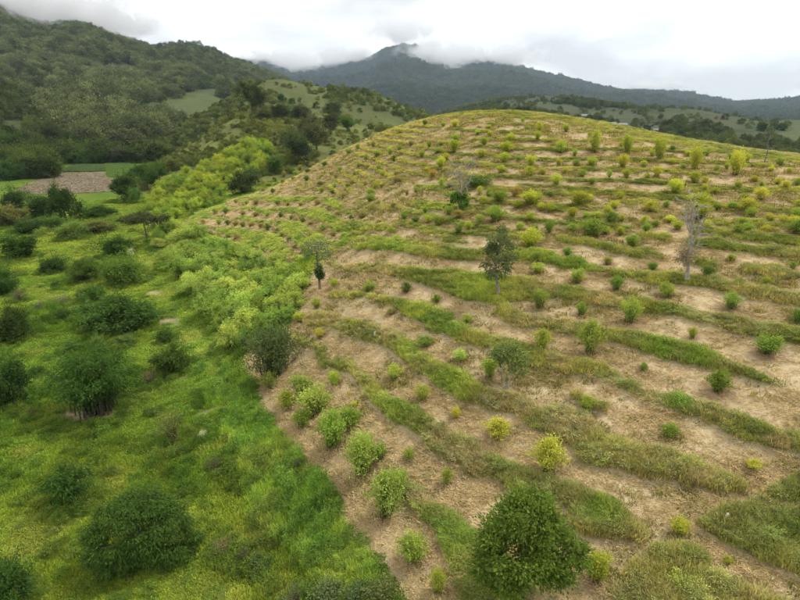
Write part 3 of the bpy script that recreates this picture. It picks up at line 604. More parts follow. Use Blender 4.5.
# ------------------------------------------------------------------ valley shrubs and trees
DK, MD, OL, YG, GY_, BB, LG = (0.040, 0.074, 0.021), (0.058, 0.105, 0.024), (0.075, 0.088, 0.030), (0.20, 0.225, 0.04), (0.125, 0.125, 0.085), (0.042, 0.085, 0.018), (0.085, 0.135, 0.035)
VAL = [
    ('round_shrub', 147, 560, 84, 80, 'D', MD, 'big dome-shaped dark green shrub with drooping foliage in the foreground meadow', 'shrub'),
    ('leafy_shrub', 72, 503, 46, 44, 'B', BB, 'feathery mid-green shrub up left of the dome-shaped shrub', 'shrub'),
    ('leafy_tree', 10, 604, 50, 56, 'T', DK, 'dark tree with pale trunk cut by the bottom left corner', 'tree'),
    ('low_bush', 67, 519, 15, 10, 'b', MD, 'tiny bush just below the feathery shrub in the lower left meadow', 'bush'),
    ('bamboo_clump', 98, 412, 78, 64, 'B2', BB, 'large dark bamboo clump with bare straw ring at its foot', 'bamboo'),
    ('leafy_tree', 14, 405, 38, 54, 'R', DK, 'tall dark leafy tree at the left edge beside the bamboo clump', 'tree'),
    ('low_bush', 39, 375, 14, 12, 'b', DK, 'small dark bush between the left edge tree and the bamboo clump', 'bush'),
    ('leafy_shrub', 171, 372, 38, 30, 'R', MD, 'round dark shrub right of the big bamboo clump beside the lane', 'shrub'),
    ('low_bush', 167, 341, 18, 15, 'b', MD, 'small green bush just above the round shrub beside the lane', 'bush'),
    ('dry_shrub', 150, 385, 26, 17, 'S', (0.14, 0.125, 0.07), 'brownish twiggy shrub between the bamboo clump and the round shrub', 'shrub'),
    ('sapling', 101, 353, 13, 20, 'T', LG, 'pale-stemmed sapling just above the big bamboo clump', 'sapling'),
    ('low_bush', 74, 352, 20, 13, 'B', MD, 'spreading low bush above left of the big bamboo clump', 'bush'),
    ('low_bush', 124, 346, 22, 12, 'B', LG, 'light green low bush above right of the big bamboo clump', 'bush'),
    ('dry_shrub', 31, 418, 15, 9, 'S', OL, 'low olive shrub left of the bamboo clump straw ring', 'shrub'),
    ('wispy_shrub', 174, 442, 42, 38, 'S', (0.13, 0.15, 0.05), 'wispy olive shrub on the meadow below the round lane shrub', 'shrub'),
    ('flowering_shrub', 154, 414, 11, 9, 'b', (0.30, 0.36, 0.22), 'small pale flowering shrub above the wispy olive shrub', 'shrub'),
    ('flowering_shrub', 204, 437, 9, 9, 'b', (0.34, 0.38, 0.26), 'small pale flowering shrub right of the wispy olive shrub', 'shrub'),
    ('shrub_thicket', 124, 328, 62, 36, 'R', DK, 'wide dark thicket in the middle of the meadow beside the lane', 'thicket'),
    ('leafy_shrub', 92, 301, 25, 17, 'R', MD, 'dark shrub above left of the wide thicket', 'shrub'),
    ('leafy_shrub', 16, 338, 36, 34, 'R', DK, 'dark bushy shrub at the left edge level with the wide thicket', 'shrub'),
    ('low_bush', 64, 320, 14, 15, 'b', MD, 'small upright bush left of the wide thicket', 'bush'),
    ('grey_shrub', 41, 309, 14, 10, 'S', GY_, 'small grey shrub in the left meadow', 'shrub'),
    ('grey_shrub', 20, 301, 17, 12, 'S', GY_, 'grey shrub near the left edge above the dark bushy shrub', 'shrub'),
    ('grey_shrub', 63, 304, 20, 10, 'S', (0.16, 0.17, 0.10), 'pale grey-green shrub left of the dark shrub above the thicket', 'shrub'),
    ('low_bush', 57, 287, 8, 6, 'b', DK, 'tiny dark bush alone in the upper left meadow', 'bush'),
    ('leafy_shrub', 4, 294, 28, 32, 'R', DK, 'dark shrub cut by the left edge above the grey shrub', 'shrub'),
    ('leafy_shrub', 124, 284, 38, 32, 'R', MD, 'tall bushy shrub beside the upper lane', 'shrub'),
    ('leafy_shrub', 86, 281, 30, 23, 'B2', MD, 'spiky dark shrub left of the tall bushy shrub', 'shrub'),
    ('leafy_shrub', 54, 272, 27, 19, 'R', DK, 'compact dark round shrub in the upper left meadow', 'shrub'),
    ('leafy_shrub', 20, 258, 33, 24, 'R', DK, 'wide dark shrub near the left edge of the upper meadow', 'shrub'),
    ('leafy_shrub', 115, 256, 30, 21, 'R', MD, 'dark shrub above the tall bushy shrub', 'shrub'),
    ('flowering_shrub', 131, 256, 8, 10, 'b', (0.30, 0.33, 0.24), 'pale flowering shrub at the top of the lane', 'shrub'),
    ('umbrella_tree', 147, 243, 46, 30, 'U', (0.045, 0.052, 0.026), 'flat-topped dark umbrella tree at the top of the lane', 'tree'),
    ('leafy_shrub', 75, 238, 31, 16, 'R', LG, 'light green low shrub left of the umbrella tree', 'shrub'),
    ('low_bush', 85, 237, 13, 11, 'b', DK, 'small dark bush against the light green shrub', 'bush'),
    ('leafy_shrub', 28, 233, 29, 15, 'R', DK, 'low dark shrub below the olive shrub at the left edge', 'shrub'),
    ('leafy_shrub', 8, 226, 36, 22, 'R', OL, 'olive shrub at the left edge below the dark valley trees', 'shrub'),
    ('leafy_shrub', 52, 230, 21, 13, 'R', MD, 'small shrub below the pair of dark valley trees', 'shrub'),
    ('valley_tree', 67, 222, 29, 37, 'T', DK, 'tallest dark tree below the brown field', 'tree'),
    ('valley_tree', 42, 218, 25, 26, 'R', DK, 'dark tree left of the tallest tree below the brown field', 'tree'),
    ('valley_tree', 15, 208, 25, 22, 'R', DK, 'dark round tree near the left edge below the brown field', 'tree'),
    ('leafy_shrub', 102, 216, 26, 11, 'R', DK, 'long low dark shrub right of the tallest tree below the field', 'shrub'),
    ('leafy_shrub', 92, 232, 34, 11, 'R', OL, 'olive undergrowth shrub between the tallest tree and the umbrella tree', 'shrub'),
    ('leafy_shrub', 140, 222, 26, 10, 'R', OL, 'olive shrub just above the umbrella tree', 'shrub'),
    ('gully_tree', 127, 201, 27, 28, 'T', DK, 'dark tree right of the brown field at the foot of the yellow-green thicket', 'tree'),
    ('gully_tree', 148, 189, 21, 23, 'T', DK, 'dark tree on the upper edge of the yellow-green thicket', 'tree'),
    ('gully_tree', 160, 180, 18, 17, 'T', MD, 'smaller tree above the yellow-green thicket', 'tree'),
    ('gully_tree', 173, 173, 14, 13, 'T', OL, 'small olive tree at the top of the tree line by the field', 'tree'),
    ('gully_tree', 137, 203, 14, 16, 'T', MD, 'slim tree squeezed in front of the dark tree line by the field', 'tree'),
    ('gully_tree', 317, 153, 32, 29, 'T', (0.06, 0.072, 0.03), 'greyish dark tree at the gully head touching the planted hill', 'tree'),
    ('gully_tree', 299, 164, 28, 30, 'T', (0.05, 0.066, 0.028), 'dark gully tree left of the gully head tree', 'tree'),
    ('gully_tree', 276, 172, 19, 18, 'R', MD, 'dark round tree in the gully beside the yellow-green thicket', 'tree'),
    ('gully_tree', 245, 194, 29, 25, 'R', (0.05, 0.072, 0.03), 'grey-green round tree at the edge of the planted rows and yellow-green thicket', 'tree'),
    ('gully_tree', 311, 136, 26, 20, 'T', (0.055, 0.065, 0.03), 'tree above the gully head tree', 'tree'),
    ('gully_tree', 331, 134, 20, 20, 'T', (0.055, 0.068, 0.03), 'tree right above the gully head beside the hill crest', 'tree'),
    ('gully_tree', 347, 131, 18, 15, 'T', MD, 'last dark tree of the gully row at the hill crest', 'tree'),
    ('gully_tree', 288, 146, 22, 17, 'R', OL, 'olive tree above the dark gully tree', 'tree'),
    ('ridge_tree', 252, 113, 26, 30, 'T', (0.04, 0.058, 0.022), 'tall dark tree standing out on the spur ridge', 'tree'),
    ('ridge_tree', 264, 119, 16, 12, 'R', (0.045, 0.06, 0.025), 'low tree just right of the tall ridge tree', 'tree'),
    ('ridge_tree', 283, 118, 20, 15, 'R', (0.045, 0.062, 0.025), 'dark bushy tree on the spur right of the tall ridge tree', 'tree'),
    ('ridge_tree', 303, 121, 22, 16, 'R', (0.05, 0.062, 0.03), 'dark tree on the spur above the gully trees', 'tree'),
    ('ridge_tree', 333, 113, 20, 14, 'R', (0.04, 0.055, 0.025), 'dark tree at the right end of the spur', 'tree'),
    ('ridge_tree', 282, 101, 10, 8, 'R', DK, 'small dark tree above the tall ridge tree on the pasture hill', 'tree'),
    ('ridge_tree', 291, 103, 8, 6, 'b', DK, 'tiny dark tree on the pasture hill right of another small tree', 'tree'),
    ('ridge_tree', 363, 105, 7, 6, 'b', MD, 'lone bush low on the pasture hill', 'bush'),
    ('ridge_tree', 369, 97, 7, 6, 'b', DK, 'lone tree near the right end of the pasture hill skyline', 'tree'),
    ('ridge_tree', 336, 98, 7, 5, 'b', MD, 'lone bush in the middle of the pasture hill', 'bush'),
    ('wispy_shrub', 275, 377, 46, 52, 'W', (0.085, 0.118, 0.046), 'large dark wispy shrub at the corner of the planted rows', 'shrub'),
    ('grey_shrub', 245, 564, 22, 20, 'S', (0.07, 0.08, 0.045), 'dark grey shrub at the bottom meadow edge', 'shrub'),
    ('low_bush', 261, 571, 24, 19, 'b', (0.06, 0.095, 0.035), 'rounded green bush right of the dark grey shrub at the bottom', 'bush'),
    ('dry_shrub', 225, 552, 28, 16, 'S', (0.15, 0.135, 0.085), 'dry brown shrub left of the dark grey shrub at the bottom', 'shrub'),
    ('grey_shrub', 332, 602, 34, 32, 'b', (0.09, 0.12, 0.05), 'grey-green leafy shrub at the bottom below the grassy bank', 'shrub'),
    ('grey_shrub', 357, 606, 30, 32, 'b', (0.09, 0.12, 0.05), 'middle one of three grey-green shrubs at the bottom edge', 'shrub'),
    ('grey_shrub', 383, 604, 36, 34, 'b', (0.09, 0.12, 0.05), 'grey-green shrub at the bottom touching the straw path', 'shrub'),
    ('grey_shrub', 296, 603, 34, 24, 'S', (0.10, 0.105, 0.05), 'twiggy olive shrub at the bottom left of the grey-green shrubs', 'shrub'),
    ('grey_shrub', 218, 470, 28, 16, 'S', (0.085, 0.095, 0.05), 'dark twiggy patch of shrub on the meadow right of the wispy olive shrub', 'shrub'),
    ('grey_shrub', 298, 472, 13, 17, 'S', GY_, 'grey dry shrub on the edge of the straw path', 'shrub'),
    ('leafy_shrub', 480, 186, 26, 12, 'b', (0.08, 0.13, 0.035), 'wide green shrub beside the leafless upslope tree', 'shrub'),
    ('field_tree', 14, 158, 22, 24, 'T', DK, 'very dark tree at the left edge above the brown field', 'tree'),
    ('field_tree', 40, 175, 28, 20, 'R', DK, 'dark tree beside the left end of the brown field', 'tree'),
    ('field_tree', 8, 180, 28, 22, 'R', DK, 'dark tree at the left edge left of the brown field', 'tree'),
    ('field_tree', 58, 168, 16, 13, 'R', MD, 'tree at the upper left corner of the green crop', 'tree'),
    ('field_tree', 84, 164, 20, 15, 'R', DK, 'dark round tree behind the green crop plot', 'tree'),
    ('field_tree', 100, 163, 18, 13, 'R', DK, 'dark tree behind the green crop plot near the white shed', 'tree'),
    ('field_tree', 118, 163, 19, 15, 'T', (0.075, 0.075, 0.05), 'greyish tree behind the right end of the crops', 'tree'),
    ('field_tree', 142, 180, 18, 17, 'T', DK, 'dark tree at the right end of the crops', 'tree'),
    ('field_tree', 760, 131, 11, 10, 'R', DK, 'dark round tree standing alone on the far right meadow', 'tree'),
    ('field_tree', 780, 130, 12, 8, 'R', DK, 'wide dark tree right of the lone tree on the far right meadow', 'tree'),
    ('field_tree', 721, 148, 14, 10, 'R', DK, 'dark tree just above the crest at the right', 'tree'),
    ('field_tree', 635, 125, 7, 8, 'T', DK, 'small dark tree beside the far farmhouses', 'tree'),
]
_g = G(400)
DOME = (clump_crown(_g, 260, 52000, 0.035, cz=0.40, rz=0.54, rx=0.5, spread=0.085, lobes=20, droop=1.3, low=-0.9, hollow=0.7, aspect=0.30), fountain(_g, 30, 100, 0.04)[1])
UMB = (clump_crown(G(401), 44, 2600, 0.05, cz=0.78, rz=0.15, rx=0.5, spread=0.09, lobes=6, hollow=0.2), tubes('trunk', trunk_mesh(G(402), 0.75, 0.02, 9, 0.5, start=0.25, lift=0.5)[0]))
BIGB = [fountain(G(410 + i), 120, 20000, 0.046, arch=0.95, t0=0.12, spread=0.04, droop=0.75, aspect=0.26, lean=1.0, base=0.10) for i in range(2)]
WSH = fountain(G(430), 60, 9000, 0.05, arch=0.55, t0=0.08, spread=0.06, droop=0.1, aspect=0.4, up=0.3, base=0.12)
VP = []
for (nm, px, by, w, h, k, c, lab, cat) in VAL:
    kw = {}
    if k == 'D': kw = dict(src=DOME, names=('foliage', 'stems'))
    if k == 'U': kw = dict(src=UMB)
    if k == 'W': kw = dict(src=WSH, names=('foliage', 'stems'))
    if k == 'B2': kw = dict(src=BIGB[len(VP) % 2], names=('foliage', 'stems'))
    tcol_ = PALEB if ('pale' in lab and k == 'T') else BARKC
    VP.append(plant(nm, px, by, w, h, k if k in 'YBSRbT' and len(k) == 1 else 'R', c, lab, cat, None, tcol_, **kw))

# ------------------------------------------------------------------ young bushes of the plantation
yl, gn, dg, br = (0.26, 0.285, 0.052), (0.13, 0.195, 0.04), (0.095, 0.145, 0.034), (0.215, 0.20, 0.07)
mid = (0.195, 0.250, 0.058)
YB = [  # x, base y, width, height, colour
    (537, 142, 8, 10, yl), (539, 131, 8, 8, yl), (566, 132, 8, 7, yl), (561, 153, 12, 12, yl), (594, 153, 13, 21, yl), (627, 155, 12, 19, yl), (622, 170, 13, 13, yl), (626, 178, 9, 9, yl), (659, 161, 14, 20, yl), (657, 177, 10, 11, yl),
    (694, 170, 13, 23, yl), (694, 183, 14, 12, yl), (591, 166, 11, 9, yl), (531, 167, 11, 10, yl), (529, 176, 13, 9, yl), (556, 186, 12, 12, yl), (531, 205, 20, 12, yl), (579, 206, 18, 13, yl), (674, 195, 17, 14, yl), (700, 207, 20, 13, yl),
    (699, 221, 22, 14, yl), (620, 201, 9, 8, yl), (614, 210, 9, 7, yl), (650, 212, 12, 9, yl), (529, 223, 9, 8, yl), (549, 233, 9, 11, gn), (591, 238, 23, 17, gn), (631, 247, 12, 11, gn), (530, 247, 18, 18, yl), (646, 233, 9, 9, gn),
    (610, 223, 14, 10, dg), (550, 197, 6, 6, dg), (735, 175, 17, 24, yl), (746, 164, 9, 9, yl), (746, 212, 16, 12, yl), (761, 200, 15, 12, yl), (785, 190, 9, 8, yl), (742, 228, 9, 9, gn), (797, 219, 13, 11, mid), (796, 234, 16, 13, gn),
    (779, 166, 10, 8, mid), (737, 190, 9, 7, mid), (672, 152, 7, 5, dg), (455, 128, 9, 8, yl), (425, 127, 5, 6, dg), (455, 141, 9, 7, mid), (454, 154, 12, 13, yl), (511, 142, 11, 9, yl), (484, 146, 9, 9, yl), (481, 158, 9, 9, yl),
    (506, 153, 14, 11, yl), (504, 163, 13, 10, yl), (501, 173, 11, 8, yl), (441, 169, 11, 11, yl), (446, 162, 8, 7, yl), (422, 158, 7, 7, mid), (432, 179, 9, 9, br), (470, 166, 8, 6, mid), (439, 226, 13, 10, mid), (404, 220, 8, 9, mid),
    (425, 214, 6, 5, gn), (391, 234, 8, 6, mid), (394, 208, 7, 6, br), (495, 222, 18, 14, mid), (457, 219, 14, 8, br), (469, 230, 8, 8, yl), (499, 204, 18, 12, mid), (516, 196, 12, 10, br), (371, 204, 11, 9, gn), (379, 207, 6, 5, br),
    (362, 218, 8, 6, br), (377, 157, 8, 7, mid), (390, 155, 7, 7, mid), (349, 155, 8, 7, mid), (429, 149, 6, 7, mid), (411, 147, 6, 6, br), (344, 198, 6, 5, br), (355, 237, 8, 5, br), (407, 195, 5, 6, br), (379, 170, 6, 5, mid), (396, 175, 6, 5, br),
    (365, 187, 6, 5, br), (352, 185, 6, 5, br), (399, 152, 6, 6, mid), (370, 291, 12, 9, mid), (406, 292, 11, 9, dg), (437, 302, 8, 7, gn), (467, 323, 11, 8, mid), (424, 346, 17, 10, gn), (460, 361, 13, 11, mid), (391, 314, 8, 6, br),
    (567, 256, 9, 8, gn), (607, 265, 9, 8, br), (652, 270, 9, 8, gn), (537, 273, 12, 10, mid), (576, 283, 14, 13, mid), (616, 290, 12, 13, gn), (666, 298, 16, 13, mid), (539, 308, 15, 18, mid), (581, 315, 10, 12, gn), (630, 322, 20, 22, mid),
    (692, 338, 9, 11, yl), (541, 349, 17, 19, mid), (589, 353, 21, 30, mid), (643, 371, 7, 8, gn), (707, 277, 13, 11, dg), (731, 309, 17, 14, gn), (765, 286, 10, 9, mid), (798, 322, 14, 13, gn), (766, 353, 24, 17, gn), (731, 261, 9, 7, mid),
    (792, 268, 8, 6, mid), (269, 389, 16, 16, mid), (302, 395, 21, 20, mid), (334, 385, 12, 14, yl), (286, 409, 16, 18, yl), (316, 413, 32, 26, mid), (304, 427, 19, 18, mid), (332, 449, 28, 38, mid), (356, 407, 9, 6, yl), (350, 427, 20, 20, gn),
    (362, 475, 31, 44, mid), (380, 457, 16, 13, gn), (395, 380, 15, 14, mid), (409, 459, 11, 11, mid), (385, 518, 30, 48, mid), (398, 498, 20, 30, mid), (422, 400, 14, 15, mid), (456, 418, 9, 11, yl), (496, 437, 23, 18, yl), (547, 473, 28, 34, yl),
    (490, 378, 15, 20, mid), (447, 484, 12, 15, mid), (587, 410, 16, 13, mid), (717, 392, 20, 20, gn), (669, 437, 14, 14, gn), (752, 469, 14, 10, yl), (413, 560, 28, 30, mid), (438, 593, 14, 28, yl), (597, 581, 24, 32, yl), (680, 534, 18, 18, yl), (727, 563, 9, 8, yl), (612, 502, 6, 6, gn),
    (305, 288, 10, 9, mid), (317, 308, 10, 9, mid), (320, 338, 11, 9, yl), (300, 322, 12, 9, yl), (334, 288, 8, 9, mid), (537, 262, 10, 9, mid),
]
for xy in [(236, 204), (247, 205), (256, 205), (278, 205), (288, 206), (301, 206), (318, 205), (329, 210), (339, 216), (351, 220), (216, 214), (226, 214), (243, 215), (256, 216), (268, 217), (281, 218), (292, 220), (303, 223), (311, 226), (323, 231), (333, 237), (345, 238), (357, 237),
           (203, 224), (219, 225), (228, 225), (236, 226), (243, 227), (251, 227), (261, 228), (268, 230), (278, 232), (282, 237), (289, 242), (295, 250), (304, 253), (203, 232), (211, 236), (219, 237), (228, 238), (236, 239), (262, 254), (266, 263), (286, 268), (257, 256),
           (254, 193), (263, 193), (273, 194), (298, 192), (322, 193), (333, 194), (344, 197), (268, 187), (283, 185), (293, 181), (307, 182), (320, 186), (335, 189), (348, 189), (284, 177), (296, 176), (308, 174), (322, 178), (336, 180), (300, 170), (312, 168), (325, 167), (340, 172), (355, 176)]:
    YB.append((xy[0], xy[1], gp.uniform(5, 7.5), gp.uniform(4, 6), [br, dg, br, mid][gp.integers(0, 4)]))
# further bushes of the upper rows, kept clear of those already read off
hp = np.array([(b[0], b[1]) for b in YB], float); tries = 0
crx, cry = [330, 370, 410, 450, 500, 560, 620, 700, 760, 800], [150, 132, 119, 113, 112, 116, 129, 146, 155, 160]
while len(YB) < 318 and tries < 30000:
    tries += 1
    X, Y = gp.uniform(320, 800), gp.uniform(118, 236)
    if Y < np.interp(X, crx, cry) + 7 or (X < 400 and Y > 200): continue
    if np.hypot((hp[:, 0] - X), (hp[:, 1] - Y) * 1.4).min() < 8.5: continue
    w_ = hit(X, Y)[0]; qf = (w_[2] / 0.92 + 0.7 * (fbm(w_[:1], w_[1:2], 26, 3, 8)[0] - 0.5)) % 1.0
    if 0.28 < qf < 0.86: continue
    hp = np.vstack([hp, (X, Y)]); s_ = 0.75 + 0.6 * (Y - 110) / 120
    left = X < 440
    YB.append((X, Y, gp.uniform(5.5, 8) * s_, gp.uniform(4.5, 7) * s_, [yl, mid, br, dg][gp.choice(4, p=[0.35, 0.45, 0.12, 0.08] if left else [0.55, 0.3, 0.08, 0.07])]))
cname = {id(yl): 'yellow-green', id(mid): 'light green', id(gn): 'green', id(dg): 'dark green', id(br): 'brownish'}
ORD = ['', 'second ', 'third ', 'fourth ', 'fifth ', 'sixth ', 'seventh ', 'eighth ', 'ninth ', 'tenth ', 'eleventh ', 'twelfth ', 'thirteenth ', 'fourteenth ', 'fifteenth ', 'sixteenth ', 'seventeenth ', 'eighteenth ', 'nineteenth ', 'twentieth ']
marks = [(k, v['_px']) for k, v in LAND.items()] + [('the large wispy corner shrub', (275, 352)), ('the gully head tree', (317, 140)), ('the wide green upslope shrub', (478, 180)), ('the grey-green round gully tree', (245, 182)), ('the straw path fork', (690, 530))]
def relation(px, py):
    d = [math.hypot(px - m[1][0], 1.3 * (py - m[1][1])) for m in marks]; i = int(np.argmin(d)); m = marks[i]
    a = math.degrees(math.atan2(m[1][1] - py, px - m[1][0])) % 360
    w = ['right of', 'above and right of', 'above', 'above and left of', 'left of', 'below and left of', 'below', 'below and right of'][int(((a + 22.5) % 360) // 45)]
    return d[i], w, m[0]
def place_labelled(lst, name, kind, noun, cat, group, cn):
    rel = [relation(b[0], b[1] - b[3] / 2) for b in lst]; rank = {}
    order = sorted(range(len(lst)), key=lambda i: rel[i][0]); labs = [''] * len(lst)
    for i in order:
        key = (rel[i][1], rel[i][2], cn(lst[i])); n = rank.get(key, 0); rank[key] = n + 1
        labs[i] = f"{ORD[min(n, 19)]}nearest {cn(lst[i])} {noun} {rel[i][1]} {rel[i][2]}"
    pos = hit([b[0] for b in lst], [b[1] for b in lst])
    out = []
    for b, l, p in zip(lst, labs, pos): out.append(plant(name, b[0], b[1], b[2], b[3], kind, b[4], l, cat, group, (0.13, 0.11, 0.06), pos=p))
    return out
def sizew(b): return cname[id(b[4])]
YOBJ = place_labelled(YB, 'young_bush', 'Y', 'young bush', 'bush', 'young bushes planted in contour rows', sizew)

# darker hoed circles, with contact shade under the bushes painted into the soil
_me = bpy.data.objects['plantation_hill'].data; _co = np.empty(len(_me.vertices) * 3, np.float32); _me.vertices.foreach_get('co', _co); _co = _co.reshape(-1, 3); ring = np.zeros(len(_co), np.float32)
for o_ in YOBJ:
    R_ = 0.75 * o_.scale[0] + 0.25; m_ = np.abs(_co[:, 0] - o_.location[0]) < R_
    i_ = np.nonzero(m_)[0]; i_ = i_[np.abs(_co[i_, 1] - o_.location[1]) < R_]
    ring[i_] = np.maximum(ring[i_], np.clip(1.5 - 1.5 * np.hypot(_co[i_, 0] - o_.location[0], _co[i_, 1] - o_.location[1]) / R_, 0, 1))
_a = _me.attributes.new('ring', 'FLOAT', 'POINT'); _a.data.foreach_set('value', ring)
# ------------------------------------------------------------------ feathery bamboo clumps: lower band by the lane, upper thicket on the spur foot
def in_poly(p, x, y):
    c = False
    for (xa, ya), (xb, yb) in zip(p, p[1:] + p[:1]):
        if (ya > y) != (yb > y) and x < (xb - xa) * (y - ya) / (yb - ya) + xa: c = not c
    return c
def poisson(poly, n, dmin, gy=1.5, seed=1, grow=0.0):
    g = G(seed); out = []; p = np.array(poly)
    for _ in range(20000):
        if len(out) >= n: break
        X, Y = g.uniform(p[:, 0].min(), p[:, 0].max()), g.uniform(p[:, 1].min(), p[:, 1].max())
        dm = dmin * (1 + grow * (Y - p[:, 1].min()))
        if in_poly(poly, X, Y) and all(math.hypot(X - a, (Y - b) * gy) > dm for a, b in out): out.append((X, Y))
    return out
c1, c2 = (0.235, 0.305, 0.078), (0.155, 0.230, 0.055)
marks = [('the umbrella tree', (147, 228)), ('the vine-wrapped tree', (320, 262)), ('the round lane shrub', (171, 357)), ('the large wispy corner shrub', (275, 352)), ('the grey-green round gully tree', (245, 182)), ('the wide meadow thicket', (124, 310))]
low = poisson([(152, 228), (180, 232), (215, 246), (255, 262), (292, 274), (300, 290), (296, 318), (270, 335), (248, 348), (228, 348), (212, 325), (195, 300), (172, 278), (160, 258)], 78, 9.6, 1.5, 21, 0.004)
place_labelled([(a, b, w, w * gp.uniform(0.7, 1.0), c) for a, b in low for w in [gp.uniform(15, 23) * (0.75 + (b - 228) / 200)] for c in [c1 if gp.random() < 0.6 else c2]], 'bamboo_clump', 'B', 'feathery bamboo clump', 'bamboo', 'feathery bamboo clumps between lane and planted rows', lambda b: 'pale green' if b[4] is c1 else 'mid-green')
c3, c4 = (0.195, 0.250, 0.040), (0.130, 0.185, 0.036)
marks = [('the grey-green gully tree', (245, 182)), ('the umbrella tree', (147, 228)), ('the round gully tree', (276, 163)), ('the thicket-edge tree', (148, 178)), ('the slim field tree', (137, 195))]
upb = poisson([(146, 224), (150, 205), (165, 190), (190, 176), (215, 166), (235, 156), (262, 144), (272, 158), (262, 172), (240, 178), (228, 196), (200, 210), (178, 222)], 95, 6.5, 1.5, 22)
place_labelled([(a, b, w, w * gp.uniform(0.75, 1.1), c) for a, b in upb for w in [gp.uniform(10, 15)] for c in [c3 if gp.random() < 0.65 else c4]], 'bamboo_clump', 'B', 'bamboo clump of the thicket', 'bamboo', 'yellow-green bamboo clumps on the slope behind the rows', lambda b: 'yellow-green' if b[4] is c3 else 'green')
#END_PLANTS

# ------------------------------------------------------------------ scatter of what cannot be counted (grass, straw, far woods)
_protos = []
def proto_collection(name, meshes):
    c = bpy.data.collections.new(name)
    for i, me in enumerate(meshes):
        o = bpy.data.objects.new(f'{name}_{i:02d}', me); c.objects.link(o)
    _protos.append(c); return c
def scatter(name, P, rotz, scl, which, tcol, coll, label, cat, tilt=0.12, gain=1.75):
    n = len(P); me = bpy.data.meshes.new(name); me.vertices.add(n); me.vertices.foreach_set('co', np.asarray(P, np.float32).ravel())
    g = G(len(name) + n)
    rot = np.stack([g.normal(size=n) * tilt, g.normal(size=n) * tilt, rotz], -1)
    tcol = np.asarray(tcol) * gain
    for a, ty, f, v in (('rot', 'FLOAT_VECTOR', 'vector', rot), ('scl', 'FLOAT_VECTOR', 'vector', scl), ('tcol', 'FLOAT_VECTOR', 'vector', tcol)):
        at = me.attributes.new(a, ty, 'POINT'); at.data.foreach_set(f, np.asarray(v, np.float32).ravel())
    at = me.attributes.new('which', 'INT', 'POINT'); at.data.foreach_set('value', np.asarray(which, np.int32))
    ng = bpy.data.node_groups.new(name + '_nodes', 'GeometryNodeTree')
    ng.interface.new_socket('Geometry', in_out='INPUT', socket_type='NodeSocketGeometry'); ng.interface.new_socket('Geometry', in_out='OUTPUT', socket_type='NodeSocketGeometry')
    gi, go = ng.nodes.new('NodeGroupInput'), ng.nodes.new('NodeGroupOutput')
    ip = ng.nodes.new('GeometryNodeInstanceOnPoints'); ci = ng.nodes.new('GeometryNodeCollectionInfo')
    ci.inputs['Collection'].default_value = coll; ci.inputs['Separate Children'].default_value = True; ci.inputs['Reset Children'].default_value = True
    ng.links.new(gi.outputs[0], ip.inputs['Points']); ng.links.new(ci.outputs[0], ip.inputs['Instance']); ip.inputs['Pick Instance'].default_value = True
    for a, ty, sk_ in (('which', 'INT', 'Instance Index'), ('rot', 'FLOAT_VECTOR', 'Rotation'), ('scl', 'FLOAT_VECTOR', 'Scale')):
        na = ng.nodes.new('GeometryNodeInputNamedAttribute'); na.data_type = ty; na.inputs['Name'].default_value = a
        ng.links.new(na.outputs['Attribute'], ip.inputs[sk_])
    ng.links.new(ip.outputs[0], go.inputs[0])
    o = bpy.data.objects.new(name, me); col.objects.link(o); md = o.modifiers.new('scatter', 'NODES'); md.node_group = ng
    tag(o, label, cat, None, 'stuff'); return o
def tuft(g, n, h, rad, w, lean=0.5, straw=False):
    a = g.uniform(0, 2 * np.pi, n); r = rad * np.sqrt(g.random(n)); b = np.stack([np.cos(a) * r, np.sin(a) * r, np.full(n, -0.04)], -1)
    hh = h * g.uniform(0.45, 1.1, n) * (1 - 0.45 * (r / rad) ** 2); la = a + g.normal(size=n) * 0.9
    out = lean * hh * g.uniform(0.2, 1.0, n); sd = np.stack([-np.sin(la), np.cos(la), np.zeros(n)], -1) * (w * g.uniform(0.6, 1.2, n))[:, None]
    dr = np.stack([np.cos(la), np.sin(la), np.zeros(n)], -1); up_ = np.array([0, 0, 1.0])
    m1 = b + dr * (out * 0.35)[:, None] + up_ * (hh * 0.6)[:, None]; tp = b + dr * out[:, None] + up_ * (hh * (0.9 if not straw else 0.7))[:, None]
    V = np.stack([b - sd * 0.5, b + sd * 0.5, m1 - sd * 0.4, m1 + sd * 0.4, tp], 1).reshape(-1, 3); i = np.arange(n)[:, None] * 5
    Fc = np.concatenate([i + [0, 1, 3], i + [0, 3, 2], i + [2, 3, 4]])
    me = new_mesh('tuft', V, Fc, False, dict(lv=np.repeat(g.random(n), 5))); me.materials.append(LEAFI); return me
TUFTS = proto_collection('tuft', [tuft(G(500 + i), 44, 0.30, 0.50, 0.055, 0.7) for i in range(3)] + [tuft(G(510 + i), 64, 0.66, 0.36, 0.036, 0.55) for i in range(3)]
                         + [tuft(G(520 + i), 40, 0.085, 0.5, 0.034, 6.0, True) for i in range(3)]
                         + [clump_crown(G(530 + i), 14, 420, 0.10, cz=0.28, rz=0.30, rx=0.5, spread=0.2, m=LEAFI, low=-0.3, aspect=0.5) for i in range(3)])
gs = G(77)
N = 470000
az_ = gs.uniform(R(-47), R(47), N); r_ = 17 + 165 * gs.random(N) ** 1.05
gx, gy = r_ * np.sin(az_), r_ * np.cos(az_)
gz, gc, gcv = surf(gx, gy)
inb = (gcv['px'] > -60) & (gcv['px'] < 870) & (gcv['py'] < 680) & (gc == 0)
rag = fbm(gx, gy, 1.1, 2, 90) - 0.5
hl = gcv['hill'] + 0.5 * rag; gr = gcv['grass'] + 0.75 * rag * (gcv['grass'] > 0.02)
